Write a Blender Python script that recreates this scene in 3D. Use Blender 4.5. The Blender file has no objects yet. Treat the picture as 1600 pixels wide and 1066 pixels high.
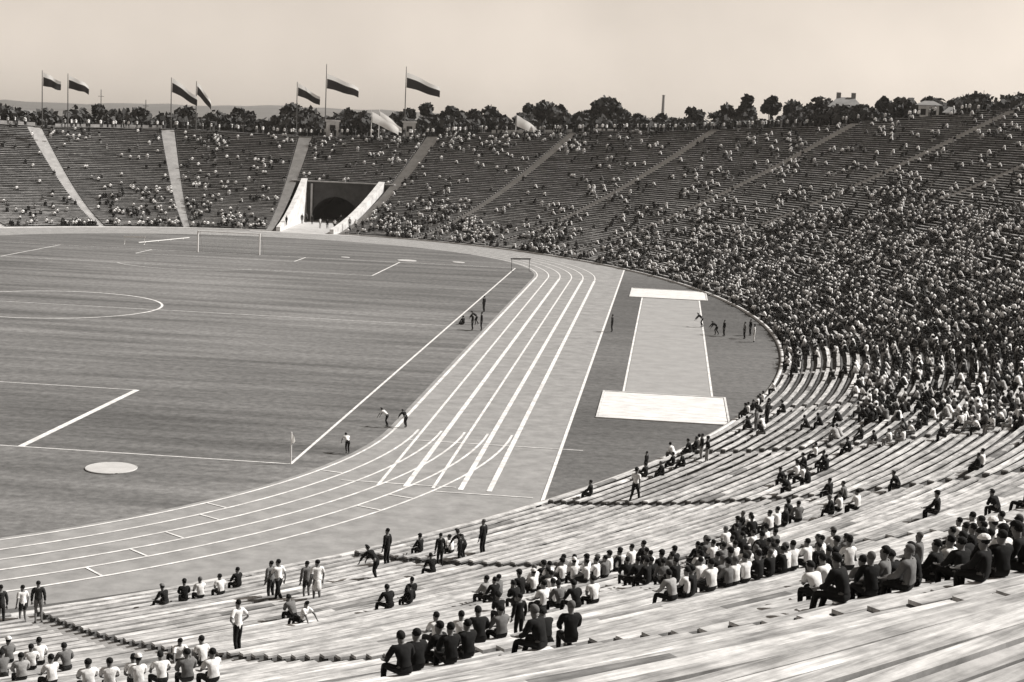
import bpy, bmesh, math, random
import numpy as np
from mathutils import Vector, Matrix
from math import sin, cos, pi, radians, degrees, hypot

C = bpy.context.scene.collection
rnd = random.Random(7)
rng = np.random.default_rng(11)

# ------------------------------------------------------------------ camera
CAM = np.array([50.8165, -71.12, 16.574]); YAW, PITCH, ROLL, F = -.098161, .1401014, .0422025, 2433.8
cy_, sy_ = cos(YAW), sin(YAW)
FW = np.array([sy_ * cos(PITCH), cy_ * cos(PITCH), -sin(PITCH)])
R0 = np.array([cy_, -sy_, 0.0]); U0 = np.cross(R0, FW)
RT = cos(ROLL) * R0 + sin(ROLL) * U0; UP = -sin(ROLL) * R0 + cos(ROLL) * U0
cd = bpy.data.cameras.new('camera'); cam = bpy.data.objects.new('camera', cd); C.objects.link(cam)
cd.sensor_width = 36; cd.lens = F / 1600 * 36; cd.clip_start = .5; cd.clip_end = 20000
cam.matrix_world = Matrix(((RT[0], UP[0], -FW[0], CAM[0]), (RT[1], UP[1], -FW[1], CAM[1]), (RT[2], UP[2], -FW[2], CAM[2]), (0, 0, 0, 1)))
bpy.context.scene.camera = cam

# ------------------------------------------------------------------ sky, sun, exposure
SUN_EL, SUN_AZ = radians(43), math.atan2(.94, .34)          # azimuth from +Y towards +X
w = bpy.data.worlds.new('World'); bpy.context.scene.world = w; w.use_nodes = True
nt = w.node_tree; nt.nodes.clear()
sky = nt.nodes.new('ShaderNodeTexSky'); sky.sky_type = 'NISHITA'; sky.sun_disc = False
sky.sun_elevation = SUN_EL; sky.sun_rotation = SUN_AZ; sky.dust_density = .6; sky.air_density = 1.0
bw = nt.nodes.new('ShaderNodeRGBToBW'); mx = nt.nodes.new('ShaderNodeVectorMath'); mx.operation = 'SCALE'
mx.inputs[0].default_value = (1.0, .89, .78)
bg = nt.nodes.new('ShaderNodeBackground'); bg.inputs[1].default_value = .1
out = nt.nodes.new('ShaderNodeOutputWorld')
nt.links.new(sky.outputs[0], bw.inputs[0]); nt.links.new(bw.outputs[0], mx.inputs['Scale'])
tcs = nt.nodes.new('ShaderNodeTexCoord'); nzs = nt.nodes.new('ShaderNodeTexNoise'); nzs.inputs['Scale'].default_value = 7; nzs.inputs['Detail'].default_value = 7
mrs = nt.nodes.new('ShaderNodeMapRange'); mrs.inputs[1].default_value = .3; mrs.inputs[2].default_value = .7; mrs.inputs[3].default_value = .9; mrs.inputs[4].default_value = 1.1; vms = nt.nodes.new('ShaderNodeVectorMath'); vms.operation = 'SCALE'
nt.links.new(tcs.outputs['Generated'], nzs.inputs[0]); nt.links.new(nzs.outputs[0], mrs.inputs[0]); nt.links.new(mx.outputs[0], vms.inputs[0]); nt.links.new(mrs.outputs[0], vms.inputs['Scale'])
nt.links.new(vms.outputs[0], bg.inputs[0]); nt.links.new(bg.outputs[0], out.inputs[0])
sd = bpy.data.lights.new('sun', 'SUN'); sd.energy = 4.8; sd.angle = radians(.5); sd.color = (1, .975, .94)
so = bpy.data.objects.new('sun', sd); C.objects.link(so)
sv = Vector((sin(SUN_AZ) * cos(SUN_EL), cos(SUN_AZ) * cos(SUN_EL), sin(SUN_EL)))
so.rotation_euler = (-sv).to_track_quat('-Z', 'Y').to_euler(); so.location = (60, 60, 80)
vs = bpy.context.scene.view_settings; vs.view_transform = 'Standard'; vs.look = 'None'; vs.exposure = .45; vs.gamma = 1

# ------------------------------------------------------------------ materials
def mat(name, v, rough=.9, noise=None, tint=(1.0, .985, .97), scale=1.0, bump=0, stretch=(1, 1, 1), v2=None, detail=6):
    m = bpy.data.materials.new(name); m.use_nodes = True; n = m.node_tree; b = n.nodes['Principled BSDF']
    b.inputs['Roughness'].default_value = rough
    b.inputs['Specular IOR Level'].default_value = .15
    c = lambda k: (k * tint[0], k * tint[1], k * tint[2], 1)
    if noise:
        tc = n.nodes.new('ShaderNodeTexCoord'); mp = n.nodes.new('ShaderNodeMapping'); mp.inputs['Scale'].default_value = stretch
        nz = n.nodes.new('ShaderNodeTexNoise'); nz.inputs['Scale'].default_value = scale; nz.inputs['Detail'].default_value = detail; nz.inputs['Roughness'].default_value = .65
        cr = n.nodes.new('ShaderNodeValToRGB'); lo = v * (1 - noise); hi = v2 if v2 else v * (1 + noise)
        cr.color_ramp.elements[0].position = .3; cr.color_ramp.elements[1].position = .7
        cr.color_ramp.elements[0].color = c(lo); cr.color_ramp.elements[1].color = c(hi)
        n.links.new(tc.outputs['Object'], mp.inputs[0]); n.links.new(mp.outputs[0], nz.inputs[0])
        n.links.new(nz.outputs[0], cr.inputs[0]); n.links.new(cr.outputs[0], b.inputs['Base Color'])
        if bump:
            bp = n.nodes.new('ShaderNodeBump'); bp.inputs['Strength'].default_value = bump; bp.inputs['Distance'].default_value = .05
            n.links.new(nz.outputs[0], bp.inputs['Height']); n.links.new(bp.outputs[0], b.inputs['Normal'])
    else:
        b.inputs['Base Color'].default_value = c(v)
    return m

def grass_mat(name, v, amt=.35):
    """mown grass: fine speckle times long dark mowing streaks across the pitch"""
    m = mat(name, v, noise=.34, scale=2.2, detail=9, bump=.5)
    n = m.node_tree; b = n.nodes['Principled BSDF']; old = b.inputs['Base Color'].links[0].from_socket
    tc = n.nodes.new('ShaderNodeTexCoord'); mp = n.nodes.new('ShaderNodeMapping'); mp.inputs['Scale'].default_value = (.035, .42, 1); mp.inputs['Rotation'].default_value = (0, 0, .02)
    nz = n.nodes.new('ShaderNodeTexNoise'); nz.inputs['Scale'].default_value = 1; nz.inputs['Detail'].default_value = 5; nz.inputs['Roughness'].default_value = .6
    mr = n.nodes.new('ShaderNodeMapRange'); mr.inputs[1].default_value = .35; mr.inputs[2].default_value = .62; mr.inputs[3].default_value = 1 - amt; mr.inputs[4].default_value = 1.08
    mp2 = n.nodes.new('ShaderNodeMapping'); mp2.inputs['Scale'].default_value = (.02, .02, 1)
    n2 = n.nodes.new('ShaderNodeTexNoise'); n2.inputs['Scale'].default_value = 1; n2.inputs['Detail'].default_value = 3
    m2 = n.nodes.new('ShaderNodeMapRange'); m2.inputs[1].default_value = .35; m2.inputs[2].default_value = .65; m2.inputs[3].default_value = .74; m2.inputs[4].default_value = 1.22
    mu = n.nodes.new('ShaderNodeMath'); mu.operation = 'MULTIPLY'
    vm = n.nodes.new('ShaderNodeVectorMath'); vm.operation = 'SCALE'
    n.links.new(tc.outputs['Object'], mp.inputs[0]); n.links.new(mp.outputs[0], nz.inputs[0]); n.links.new(nz.outputs[0], mr.inputs[0])
    n.links.new(tc.outputs['Object'], mp2.inputs[0]); n.links.new(mp2.outputs[0], n2.inputs[0]); n.links.new(n2.outputs[0], m2.inputs[0])
    n.links.new(mr.outputs[0], mu.inputs[0]); n.links.new(m2.outputs[0], mu.inputs[1])
    n.links.new(old, vm.inputs[0]); n.links.new(mu.outputs[0], vm.inputs['Scale']); n.links.new(vm.outputs[0], b.inputs['Base Color'])
    return m

M = dict(
    ground=mat('ground', .13, noise=.3, scale=.02), grass=grass_mat('pitch_grass', .175, .42), side_grass=grass_mat('side_grass', .125, .15),
    cinder=mat('cinder_track', .265, noise=.24, scale=.9, detail=9), line=mat('lime_line', .66, noise=.35, scale=1.7, v2=.88),
    disc=mat('circle_clay', .46, noise=.12, scale=1.2), sand=mat('pit_sand', .62, noise=.25, scale=.7, bump=.6, detail=9, stretch=(1, 3, 1)), runway=mat('runway_cinder', .3, noise=.14, scale=.8, detail=9),
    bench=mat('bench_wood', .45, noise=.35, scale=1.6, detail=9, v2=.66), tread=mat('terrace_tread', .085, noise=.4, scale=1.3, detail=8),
    aisle=mat('aisle_concrete', .42, noise=.2, scale=.8, detail=8), curb=mat('curb_concrete', .55, noise=.2, scale=1.5, detail=8),
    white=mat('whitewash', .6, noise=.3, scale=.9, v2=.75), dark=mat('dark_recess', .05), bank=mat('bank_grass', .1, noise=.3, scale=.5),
    leaf=mat('foliage', .07, noise=.5, scale=.6), bark=mat('bark', .08), hill=mat('hill', .12, noise=.25, scale=.004),
    post=mat('white_paint', .8), pole=mat('pole_paint', .12), red=mat('flag_dark_stripe', .035), fwhite=mat('flag_white_stripe', .8),
    roof=mat('roof_tile', .2, noise=.2, scale=1), plaster=mat('plaster', .6, noise=.12, scale=1), glass=mat('window_dark', .03, rough=.3),
    brick=mat('chimney_brick', .22), metal=mat('dark_metal', .06, rough=.5), net=mat('net_cord', .55))
ck = dict(noise=.16, scale=6, bump=.3, detail=2)
for k_ in ('fwhite', 'red'):
    n_ = M[k_].node_tree; tl = n_.nodes.new('ShaderNodeBsdfTranslucent'); ms = n_.nodes.new('ShaderNodeMixShader'); ms.inputs[0].default_value = .5 if k_ == 'fwhite' else .2
    tl.inputs[0].default_value = (.8, .78, .75, 1) if k_ == 'fwhite' else (.05, .04, .04, 1)
    n_.links.new(n_.nodes['Principled BSDF'].outputs[0], ms.inputs[1]); n_.links.new(tl.outputs[0], ms.inputs[2]); n_.links.new(ms.outputs[0], n_.nodes['Material Output'].inputs[0])
CL = {'w': mat('cloth_white', .76, **ck), 'c': mat('cloth_cream', .55, **ck), 'l': mat('cloth_light_grey', .34, **ck), 'g': mat('cloth_grey', .15, **ck), 'd': mat('cloth_dark', .03, **ck), 'k': mat('cloth_black', .014, **ck)}
SKIN = mat('skin', .2, rough=.6); HAIRD = mat('hair_dark', .015); HAIRL = mat('hair_fair', .12); SHOE = mat('shoe_leather', .02, rough=.5)

bn = M['bench'].node_tree; bb = bn.nodes['Principled BSDF']; o_s = bb.inputs['Base Color'].links[0].from_socket
an_ = bn.nodes.new('ShaderNodeAttribute'); an_.attribute_name = 'wear'; vm_ = bn.nodes.new('ShaderNodeVectorMath'); vm_.operation = 'SCALE'
def nd(kind, op=None, *ins):
    q = bn.nodes.new(kind)
    if op: q.operation = op
    for i_, v_ in enumerate(ins):
        if isinstance(v_, (int, float)): q.inputs[i_].default_value = v_
        else: bn.links.new(v_, q.inputs[i_])
    return q.outputs[0]
# wood grain that runs along the curved planks: noise in (angle, distance) about the middle of the bowl
gx = bn.nodes.new('ShaderNodeSeparateXYZ'); gt = bn.nodes.new('ShaderNodeTexCoord'); bn.links.new(gt.outputs['Object'], gx.inputs[0])
gy = nd('ShaderNodeMath', 'MULTIPLY', gx.outputs[1], .74)
ga = nd('ShaderNodeMath', 'ARCTAN2', gy, gx.outputs[0]); gr = nd('ShaderNodeMath', 'SQRT', nd('ShaderNodeMath', 'ADD', nd('ShaderNodeMath', 'MULTIPLY', gx.outputs[0], gx.outputs[0]), nd('ShaderNodeMath', 'MULTIPLY', gy, gy)))
gc = bn.nodes.new('ShaderNodeCombineXYZ'); bn.links.new(nd('ShaderNodeMath', 'MULTIPLY', ga, 60.0), gc.inputs[0]); bn.links.new(nd('ShaderNodeMath', 'MULTIPLY', gr, 9.0), gc.inputs[1]); bn.links.new(gx.outputs[2], gc.inputs[2])
gn = bn.nodes.new('ShaderNodeTexNoise'); gn.inputs['Scale'].default_value = 1; gn.inputs['Detail'].default_value = 6; gn.inputs['Roughness'].default_value = .7; bn.links.new(gc.outputs[0], gn.inputs[0])
gm = bn.nodes.new('ShaderNodeMapRange'); gm.inputs[1].default_value = .36; gm.inputs[2].default_value = .6; gm.inputs[3].default_value = .5; gm.inputs[4].default_value = 1.12; bn.links.new(gn.outputs[0], gm.inputs[0])
gv = bn.nodes.new('ShaderNodeVectorMath'); gv.operation = 'SCALE'; bn.links.new(o_s, gv.inputs[0]); bn.links.new(gm.outputs[0], gv.inputs['Scale']); o_s = gv.outputs[0]
bn.links.new(o_s, vm_.inputs[0]); bn.links.new(an_.outputs['Fac'], vm_.inputs['Scale']); bn.links.new(vm_.outputs[0], bb.inputs['Base Color'])

# ------------------------------------------------------------------ helpers
def tag(o, label=None, cat=None, group=None, kind=None):
    if label: o['label'] = label
    if cat: o['category'] = cat
    if group: o['group'] = group
    if kind: o['kind'] = kind
    return o
def empty(name, loc=(0, 0, 0), rz=0):
    o = bpy.data.objects.new(name, None); C.objects.link(o); o.location = loc; o.rotation_euler = (0, 0, rz); o.empty_display_size = .3
    return o
def link(name, me, parent=None, loc=None):
    o = bpy.data.objects.new(name, me); C.objects.link(o)
    if parent: o.parent = parent
    if loc is not None: o.location = loc
    return o
def mesh_np(name, V, Q, mats, midx=None, smooth=False, wear=None):
    """V (n,3) floats; Q (m,4) or (m,3) int faces"""
    V = np.asarray(V, np.float32); Q = np.asarray(Q, np.int32); me = bpy.data.meshes.new(name)
    k = Q.shape[1]; me.vertices.add(len(V)); me.vertices.foreach_set('co', V.ravel())
    me.loops.add(Q.size); me.loops.foreach_set('vertex_index', Q.ravel())
    me.polygons.add(len(Q)); me.polygons.foreach_set('loop_start', np.arange(0, Q.size, k, dtype=np.int32))
    me.polygons.foreach_set('loop_total', np.full(len(Q), k, np.int32))
    for m in mats: me.materials.append(m)
    if midx is not None: me.polygons.foreach_set('material_index', np.asarray(midx, np.int32))
    if smooth: me.polygons.foreach_set('use_smooth', np.ones(len(Q), bool))
    if wear is not None: at_ = me.attributes.new('wear', 'FLOAT', 'FACE'); at_.data.foreach_set('value', np.asarray(wear, np.float32))
    me.update(calc_edges=True)
    return me
class MB:
    def __init__(s): s.v = []; s.f = []
    def box(s, c, d, rz=0, taper=1):
        x, y, z = d[0] / 2, d[1] / 2, d[2] / 2; k = len(s.v)
        for sx, sy, sz in ((-1, -1, -1), (1, -1, -1), (1, 1, -1), (-1, 1, -1), (-1, -1, 1), (1, -1, 1), (1, 1, 1), (-1, 1, 1)):
            t = taper if sz > 0 else 1; px, py = sx * x * t, sy * y * t
            s.v.append((c[0] + px * cos(rz) - py * sin(rz), c[1] + px * sin(rz) + py * cos(rz), c[2] + sz * z))
        s.f += [tuple(k + i for i in q) for q in ((0, 3, 2, 1), (4, 5, 6, 7), (0, 1, 5, 4), (1, 2, 6, 5), (2, 3, 7, 6), (3, 0, 4, 7))]
        return s
    def tube(s, pts, r, n=8, cap=True):
        pts = [Vector(p) for p in pts]; rr = r if isinstance(r, (list, tuple)) else [r] * len(pts); k = len(s.v)
        for i, p in enumerate(pts):
            d = (pts[min(i + 1, len(pts) - 1)] - pts[max(i - 1, 0)]).normalized()
            a = Vector((1, 0, 0)) if abs(d.x) < .9 else Vector((0, 1, 0)); u = d.cross(a).normalized(); v = d.cross(u)
            for j in range(n):
                q = p + (u * cos(2 * pi * j / n) + v * sin(2 * pi * j / n)) * rr[i]; s.v.append(tuple(q))
        for i in range(len(pts) - 1):
            for j in range(n):
                s.f.append((k + i * n + j, k + i * n + (j + 1) % n, k + (i + 1) * n + (j + 1) % n, k + (i + 1) * n + j))
        if cap: s.f.append(tuple(k + j for j in range(n))[::-1]); s.f.append(tuple(k + (len(pts) - 1) * n + j for j in range(n)))
        return s
    def poly(s, pts):
        k = len(s.v); s.v += [tuple(p) for p in pts]; s.f.append(tuple(range(k, k + len(pts)))); return s
    def mesh(s, name, m, smooth=False):
        me = bpy.data.meshes.new(name); me.from_pydata([tuple(map(float, v)) for v in s.v], [], s.f); me.materials.append(m)
        if smooth: me.polygons.foreach_set('use_smooth', [True] * len(me.polygons))
        me.update(); return me
    def build(s, name, m, parent=None, loc=None, smooth=False): return link(name, s.mesh(name, m, smooth), parent, loc)

# ------------------------------------------------------------------ stadium shape
EA, EB, CY = 59.9, 89.4, 52.5      # inner edge of the stand: an ellipse about (0, 52.5)
PITCH_ROW = .67
def zs(s, t=None):
    """height of the terrace s metres out; the upper rows of the near end (t about -66 degrees) run flatter"""
    s = np.asarray(s, float); k = np.clip(s, 0, 40)
    z = .10 + .1277 * k + .00636 * k * k - .00005 * k ** 3 + np.maximum(0, s - 40) * .42
    if t is None: return z
    wn = np.interp(np.degrees(t), [-105, -90, -68, -60], [0, 1, 1, 0]); k2 = 35.5
    zk = .10 + .1277 * k2 + .00636 * k2 * k2 - .00005 * k2 ** 3
    return np.where(s > k2, z * (1 - wn) + wn * (zk + (s - k2) * .1), z)
RIM_T = [-180, -140, -110, -66, -50, -40, -20, 0, 20, 42, 45, 50.5, 57, 62, 67, 72, 77.5, 82, 86, 95, 104, 114, 118, 140, 180]
RIM_S = [60, 53, 53, 54, 54, 55, 60, 62, 62, 61, 60, 56.5, 52.5, 51, 49, 48, 46, 45, 42.8, 41, 42, 41, 41.5, 50, 60]
def rim(td): return np.interp(td, RIM_T, RIM_S)
def pt(t, s):
    """plan position at ellipse parameter t (radians), s metres outside the inner edge"""
    nx, ny = np.cos(t) / EA, np.sin(t) / EB; l = np.hypot(nx, ny)
    return EA * np.cos(t) + s * nx / l, CY + EB * np.sin(t) + s * ny / l
TT = np.radians(np.linspace(-180, 180, 7201)); EX, EY = EA * np.cos(TT), EB * np.sin(TT)
def near(x, y):
    d = np.hypot(EX - x, EY - (y - CY)); i = int(np.argmin(d))
    return TT[i], (-d[i] if (x / EA) ** 2 + ((y - CY) / EB) ** 2 < 1 else d[i])
def pj(X):
    d = np.asarray(X, float) - CAM; dd = d @ FW
    return np.stack([800 + F * (d @ RT) / dd, 533 - F * (d @ UP) / dd, dd], -1)
def ray(px): return FW + (px[0] - 800) / F * RT - (px[1] - 533) / F * UP
def at_z(px, z=0):
    d = ray(px); k = (z - CAM[2]) / d[2]; return CAM + k * d
def at_d(px, dist):
    d = ray(px); return CAM + d * dist / hypot(d[0], d[1])
def surf(x, y):
    t, s = near(x, y)
    if s < 0: return 0.0, t, s
    return float(zs(int(s / PITCH_ROW) * PITCH_ROW + .001, t)), t, s
def at_stand(px, dz=0):
    """world point of the terrace (raised by dz) seen at that spot of the photo"""
    d = ray(px); prev = None
    for k in np.arange(14, 330, .25):
        q = CAM + k * d; t, s = near(q[0], q[1]); f = q[2] - dz - (0 if s < 0 else float(zs(s, t)))
        if prev is not None and prev > 0 and f <= 0: return q, t, s
        prev = f
    return None

AISLES = [-98, -83, -70, -59.3, -49.2, -40.3, -30.5, -20.5, -10.3, 0, 10.5, 21.5, 32.3, 42.8, 53.3, 63.6, 74.3, 84.8, 94.6, 105.2, 115.4, 126.5, 138]
def AW(s, td=0): return .42 if td < -45 else (.4 + .007 * s if td < 80 else .42 + .015 * s)                      # half width of an aisle, metres
def speed(t): return np.hypot(EA * np.sin(t), EB * np.cos(t))
NOTCH = 23.4                                         # depth of the tunnel mouth in the block at the far end

# ------------------------------------------------------------------ ground sheets
def ring(r, cx, cyy, a0, a1, n): return [(cx + r * cos(a), cyy + r * sin(a)) for a in np.linspace(a0, a1, n)]
def stadium_outline(r, n=64): return ring(r, 0, 10, pi, 2 * pi, n) + ring(r, 0, 95, 0, pi, n)
me = MB().poly([(-6000, -3000, -.05), (6000, -3000, -.05), (6000, 9000, -.05), (-6000, 9000, -.05)])
tag(me.build('ground', M['ground']), kind='structure')
N = 360
inner = [(EA * cos(a), CY + EB * sin(a), 0) for a in np.linspace(0, 2 * pi, N, endpoint=False)]
tag(MB().poly(inner).build('running_track', M['cinder']), kind='structure')
# side grass right and left of the outer straight line
def clip_side(x0, sgn):
    y0 = EB * math.sqrt(1 - (x0 / EA) ** 2); a0 = math.atan2(y0 / EB, x0 / EA)
    return [(sgn * EA * cos(a), CY + EB * sin(a), .004) for a in np.linspace(-a0, a0, 80)]
XL = 45.75
for sgn in (1, -1):
    p = clip_side(XL, sgn); tag(MB().poly(p if sgn > 0 else p[::-1]).build('side_grass', M['side_grass']), kind='structure')
RK = 36.75                                           # inner kerb radius; straights at x = +-RK
tag(MB().poly([(x, y, .006) for x, y in stadium_outline(RK - .35, 70)]).build('infield_grass', M['grass']), kind='structure')
ta_ = np.radians(np.linspace(-82, -50, 60)); Vv = []; Qv = []
for q, a_ in enumerate(ta_):
    wv = float(np.interp(degrees(a_), [-82, -64, -50], [1.7, 1.2, 0.02]))
    for s_ in (-.3, -.3 - wv): x, y = pt(a_, s_); Vv.append((x, y, .005))
    if q: Qv.append((2 * q - 2, 2 * q, 2 * q + 1, 2 * q - 1))
tag(link('verge', mesh_np('verge', Vv, Qv, [M['bank']])), kind='structure')
tag(MB().poly([(48.55, 25.6, .008), (53.9, 25.6, .008), (53.9, 81, .008), (48.55, 81, .008)]).build('runway', M['runway']), kind='structure')

def strip(mb, pts, wd, z, closed=False):
    n = len(pts); L = []; Rr = []
    for i in range(n):
        a = pts[(i - 1) % n] if closed or i else pts[0]; b = pts[(i + 1) % n] if closed or i < n - 1 else pts[-1]
        dx, dy = b[0] - a[0], b[1] - a[1]; l = hypot(dx, dy) or 1; nx, ny = -dy / l * wd / 2, dx / l * wd / 2
        L.append((pts[i][0] + nx, pts[i][1] + ny, z)); Rr.append((pts[i][0] - nx, pts[i][1] - ny, z))
    for i in range(n if closed else n - 1):
        j = (i + 1) % n; mb.poly([Rr[i], Rr[j], L[j], L[i]])
seg = lambda a, b, n=2: [(a[0] + (b[0] - a[0]) * i / (n - 1), a[1] + (b[1] - a[1]) * i / (n - 1)) for i in range(n)]
HW, PL = 33.5, 105.0
mb = MB()
for a, b in (((-HW, 0), (HW, 0)), ((-HW, PL), (HW, PL)), ((-HW, PL / 2), (HW, PL / 2))): strip(mb, seg(a, b), .11, .012)
for a, b in (((-HW, 0), (-HW, PL)), ((HW, 0), (HW, PL))): strip(mb, seg(a, b), .15, .014)
strip(mb, ring(9.15, 0, PL / 2, 0, 2 * pi, 72)[:-1], .2, .0125, True)
for y0, sg in ((0, 1), (PL, -1)):
    for wx, wy, z in ((20.16, 16.5, .013), (9.16, 5.5, .0135)):
        for sx in (-1, 1): strip(mb, seg((sx * wx, y0), (sx * wx, y0 + sg * wy)), .34 if y0 == 0 and wx > 15 else .16, z + .002)
        strip(mb, seg((-wx, y0 + sg * wy), (wx, y0 + sg * wy)), .1, z)
    a0 = math.acos(5.5 / 9.15); strip(mb, ring(9.15, 0, y0 + sg * 11, (pi / 2 if sg > 0 else -pi / 2) - a0, (pi / 2 if sg > 0 else -pi / 2) + a0, 24), .12, .0126)
tag(mb.build('pitch_markings', M['line']), kind='structure')
LANES = [36.75, 38.0, 39.25, 40.5, 41.75, 43.05]
mb = MB(); mb2 = MB()
for i, r in enumerate(LANES):
    strip(mb, ring(r, 0, 10, -pi, 0, 90), .13, .016 + .0004 * i); strip(mb, ring(r, 0, 95, 0, pi, 90), .13, .016 + .0004 * i)
    if i: strip(mb2, seg((r, 94.9), (r + .3, -3.2 + .05 * i), 2), .25 if i in (2, 4, 5) else .15, .0195)
    else: strip(mb2, seg((r, 95.2), (r, 9.8)), .2, .0195)
    strip(mb2, seg((-r, 95.2), (-r, 9.8)), .16, .0195)
strip(mb2, seg((XL, 111), (XL + .12, -7.6)), .17, .0195); strip(mb2, seg((-XL, 111), (-XL, -6)), .17, .0195)
for y, x0, x1 in ((7.2, 38, 47), (-2.6, 36.5, 41.8), (-3.6, 41, 45.4), (95.7, 36.7, 45.2)): strip(mb2, seg((x0, y), (x1, y)), .1, .0215)
for k, (ai, lane) in enumerate(((-.52, 0), (-.56, 1), (-.63, 2), (-.69, 3), (-.75, 4), (-.3, 0), (-.42, 4), (-.36, 4), (-.83, 1), (-.9, 3))):
    r0, r1 = LANES[lane], LANES[lane + 1]; strip(mb2, seg((r0 * cos(ai), 10 + r0 * sin(ai)), (r1 * cos(ai), 10 + r1 * sin(ai))), .1, .0215)
tag(mb.build('track_lanes', M['line']), kind='structure'); tag(mb2.build('track_lines', M['line']), kind='structure')
mb = MB(); strip(mb, seg((48.45, 25), (48.45, 81.5)), .14, .0125); strip(mb, seg((54.0, 25), (54.0, 81.5)), .14, .0125)
tag(mb.build('runway_lines', M['line']), kind='structure')
def sand_pit(x0, x1, y0, y1, label):
    nx, ny = 24, 10; V = []; Q = []
    r2 = random.Random(int(y0))
    for j in range(ny + 1):
        for i in range(nx + 1):
            e = i in (0, nx) or j in (0, ny)
            V.append((x0 + (x1 - x0) * i / nx, y0 + (y1 - y0) * j / ny, .03 if e else .03 + r2.uniform(0, .05)))
    for j in range(ny):
        for i in range(nx): a = j * (nx + 1) + i; Q.append((a, a + 1, a + nx + 2, a + nx + 1))
    t = tag(empty('sand_pit', ((x0 + x1) / 2, (y0 + y1) / 2, 0)), label, 'sand pit', 'sand pits of the jump runway')
    V = np.array(V) - np.array([(x0 + x1) / 2, (y0 + y1) / 2, 0])
    link('sand', mesh_np('sand', V, Q, [M['sand']], smooth=True), t)
    f = MB(); w_, h_ = x1 - x0, y1 - y0
    for c, d in (((0, -h_ / 2 - .07, .035), (w_ + .28, .12, .07)), ((0, h_ / 2 + .07, .035), (w_ + .28, .12, .07)), ((-w_ / 2 - .07, 0, .035), (.12, h_ + .02, .07)), ((w_ / 2 + .07, 0, .035), (.12, h_ + .02, .07))): f.box(c, d)
    f.build('edge_board', M['white'], t)
sand_pit(47.3, 54.7, 16.6, 25.5, 'wide white sand pit at the near end of the jump runway, beside the curved benches')
sand_pit(47.3, 54.7, 81.2, 89.4, 'white sand pit at the far end of the jump runway, below the crowded bend')
def disc(x, y, r, label, name='throwing_circle', cat='throwing circle'):
    o = MB(); o.poly([(r * cos(a), r * sin(a), .05) for a in np.linspace(0, 2 * pi, 40, endpoint=False)])
    o.tube([(r * cos(a), r * sin(a), .03) for a in np.linspace(0, 2 * pi, 40)], .03, 6, False)
    ob = o.build(name, M['disc'], None, (x, y, .01)); tag(ob, label, cat, 'pale discs behind the goal lines')
disc(25.9, -3.3, 1.15, 'pale round throwing circle on the grass behind the near goal line')
disc(20.6, 107.2, 1.1, 'pale oval disc behind the far goal line, larger of the two')
disc(26.5, 108.3, .7, 'small pale disc behind the far goal line, nearer the track')
disc(13.3, 107.3, .5, 'tiny pale disc behind the far goal line, beside the goal')

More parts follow.
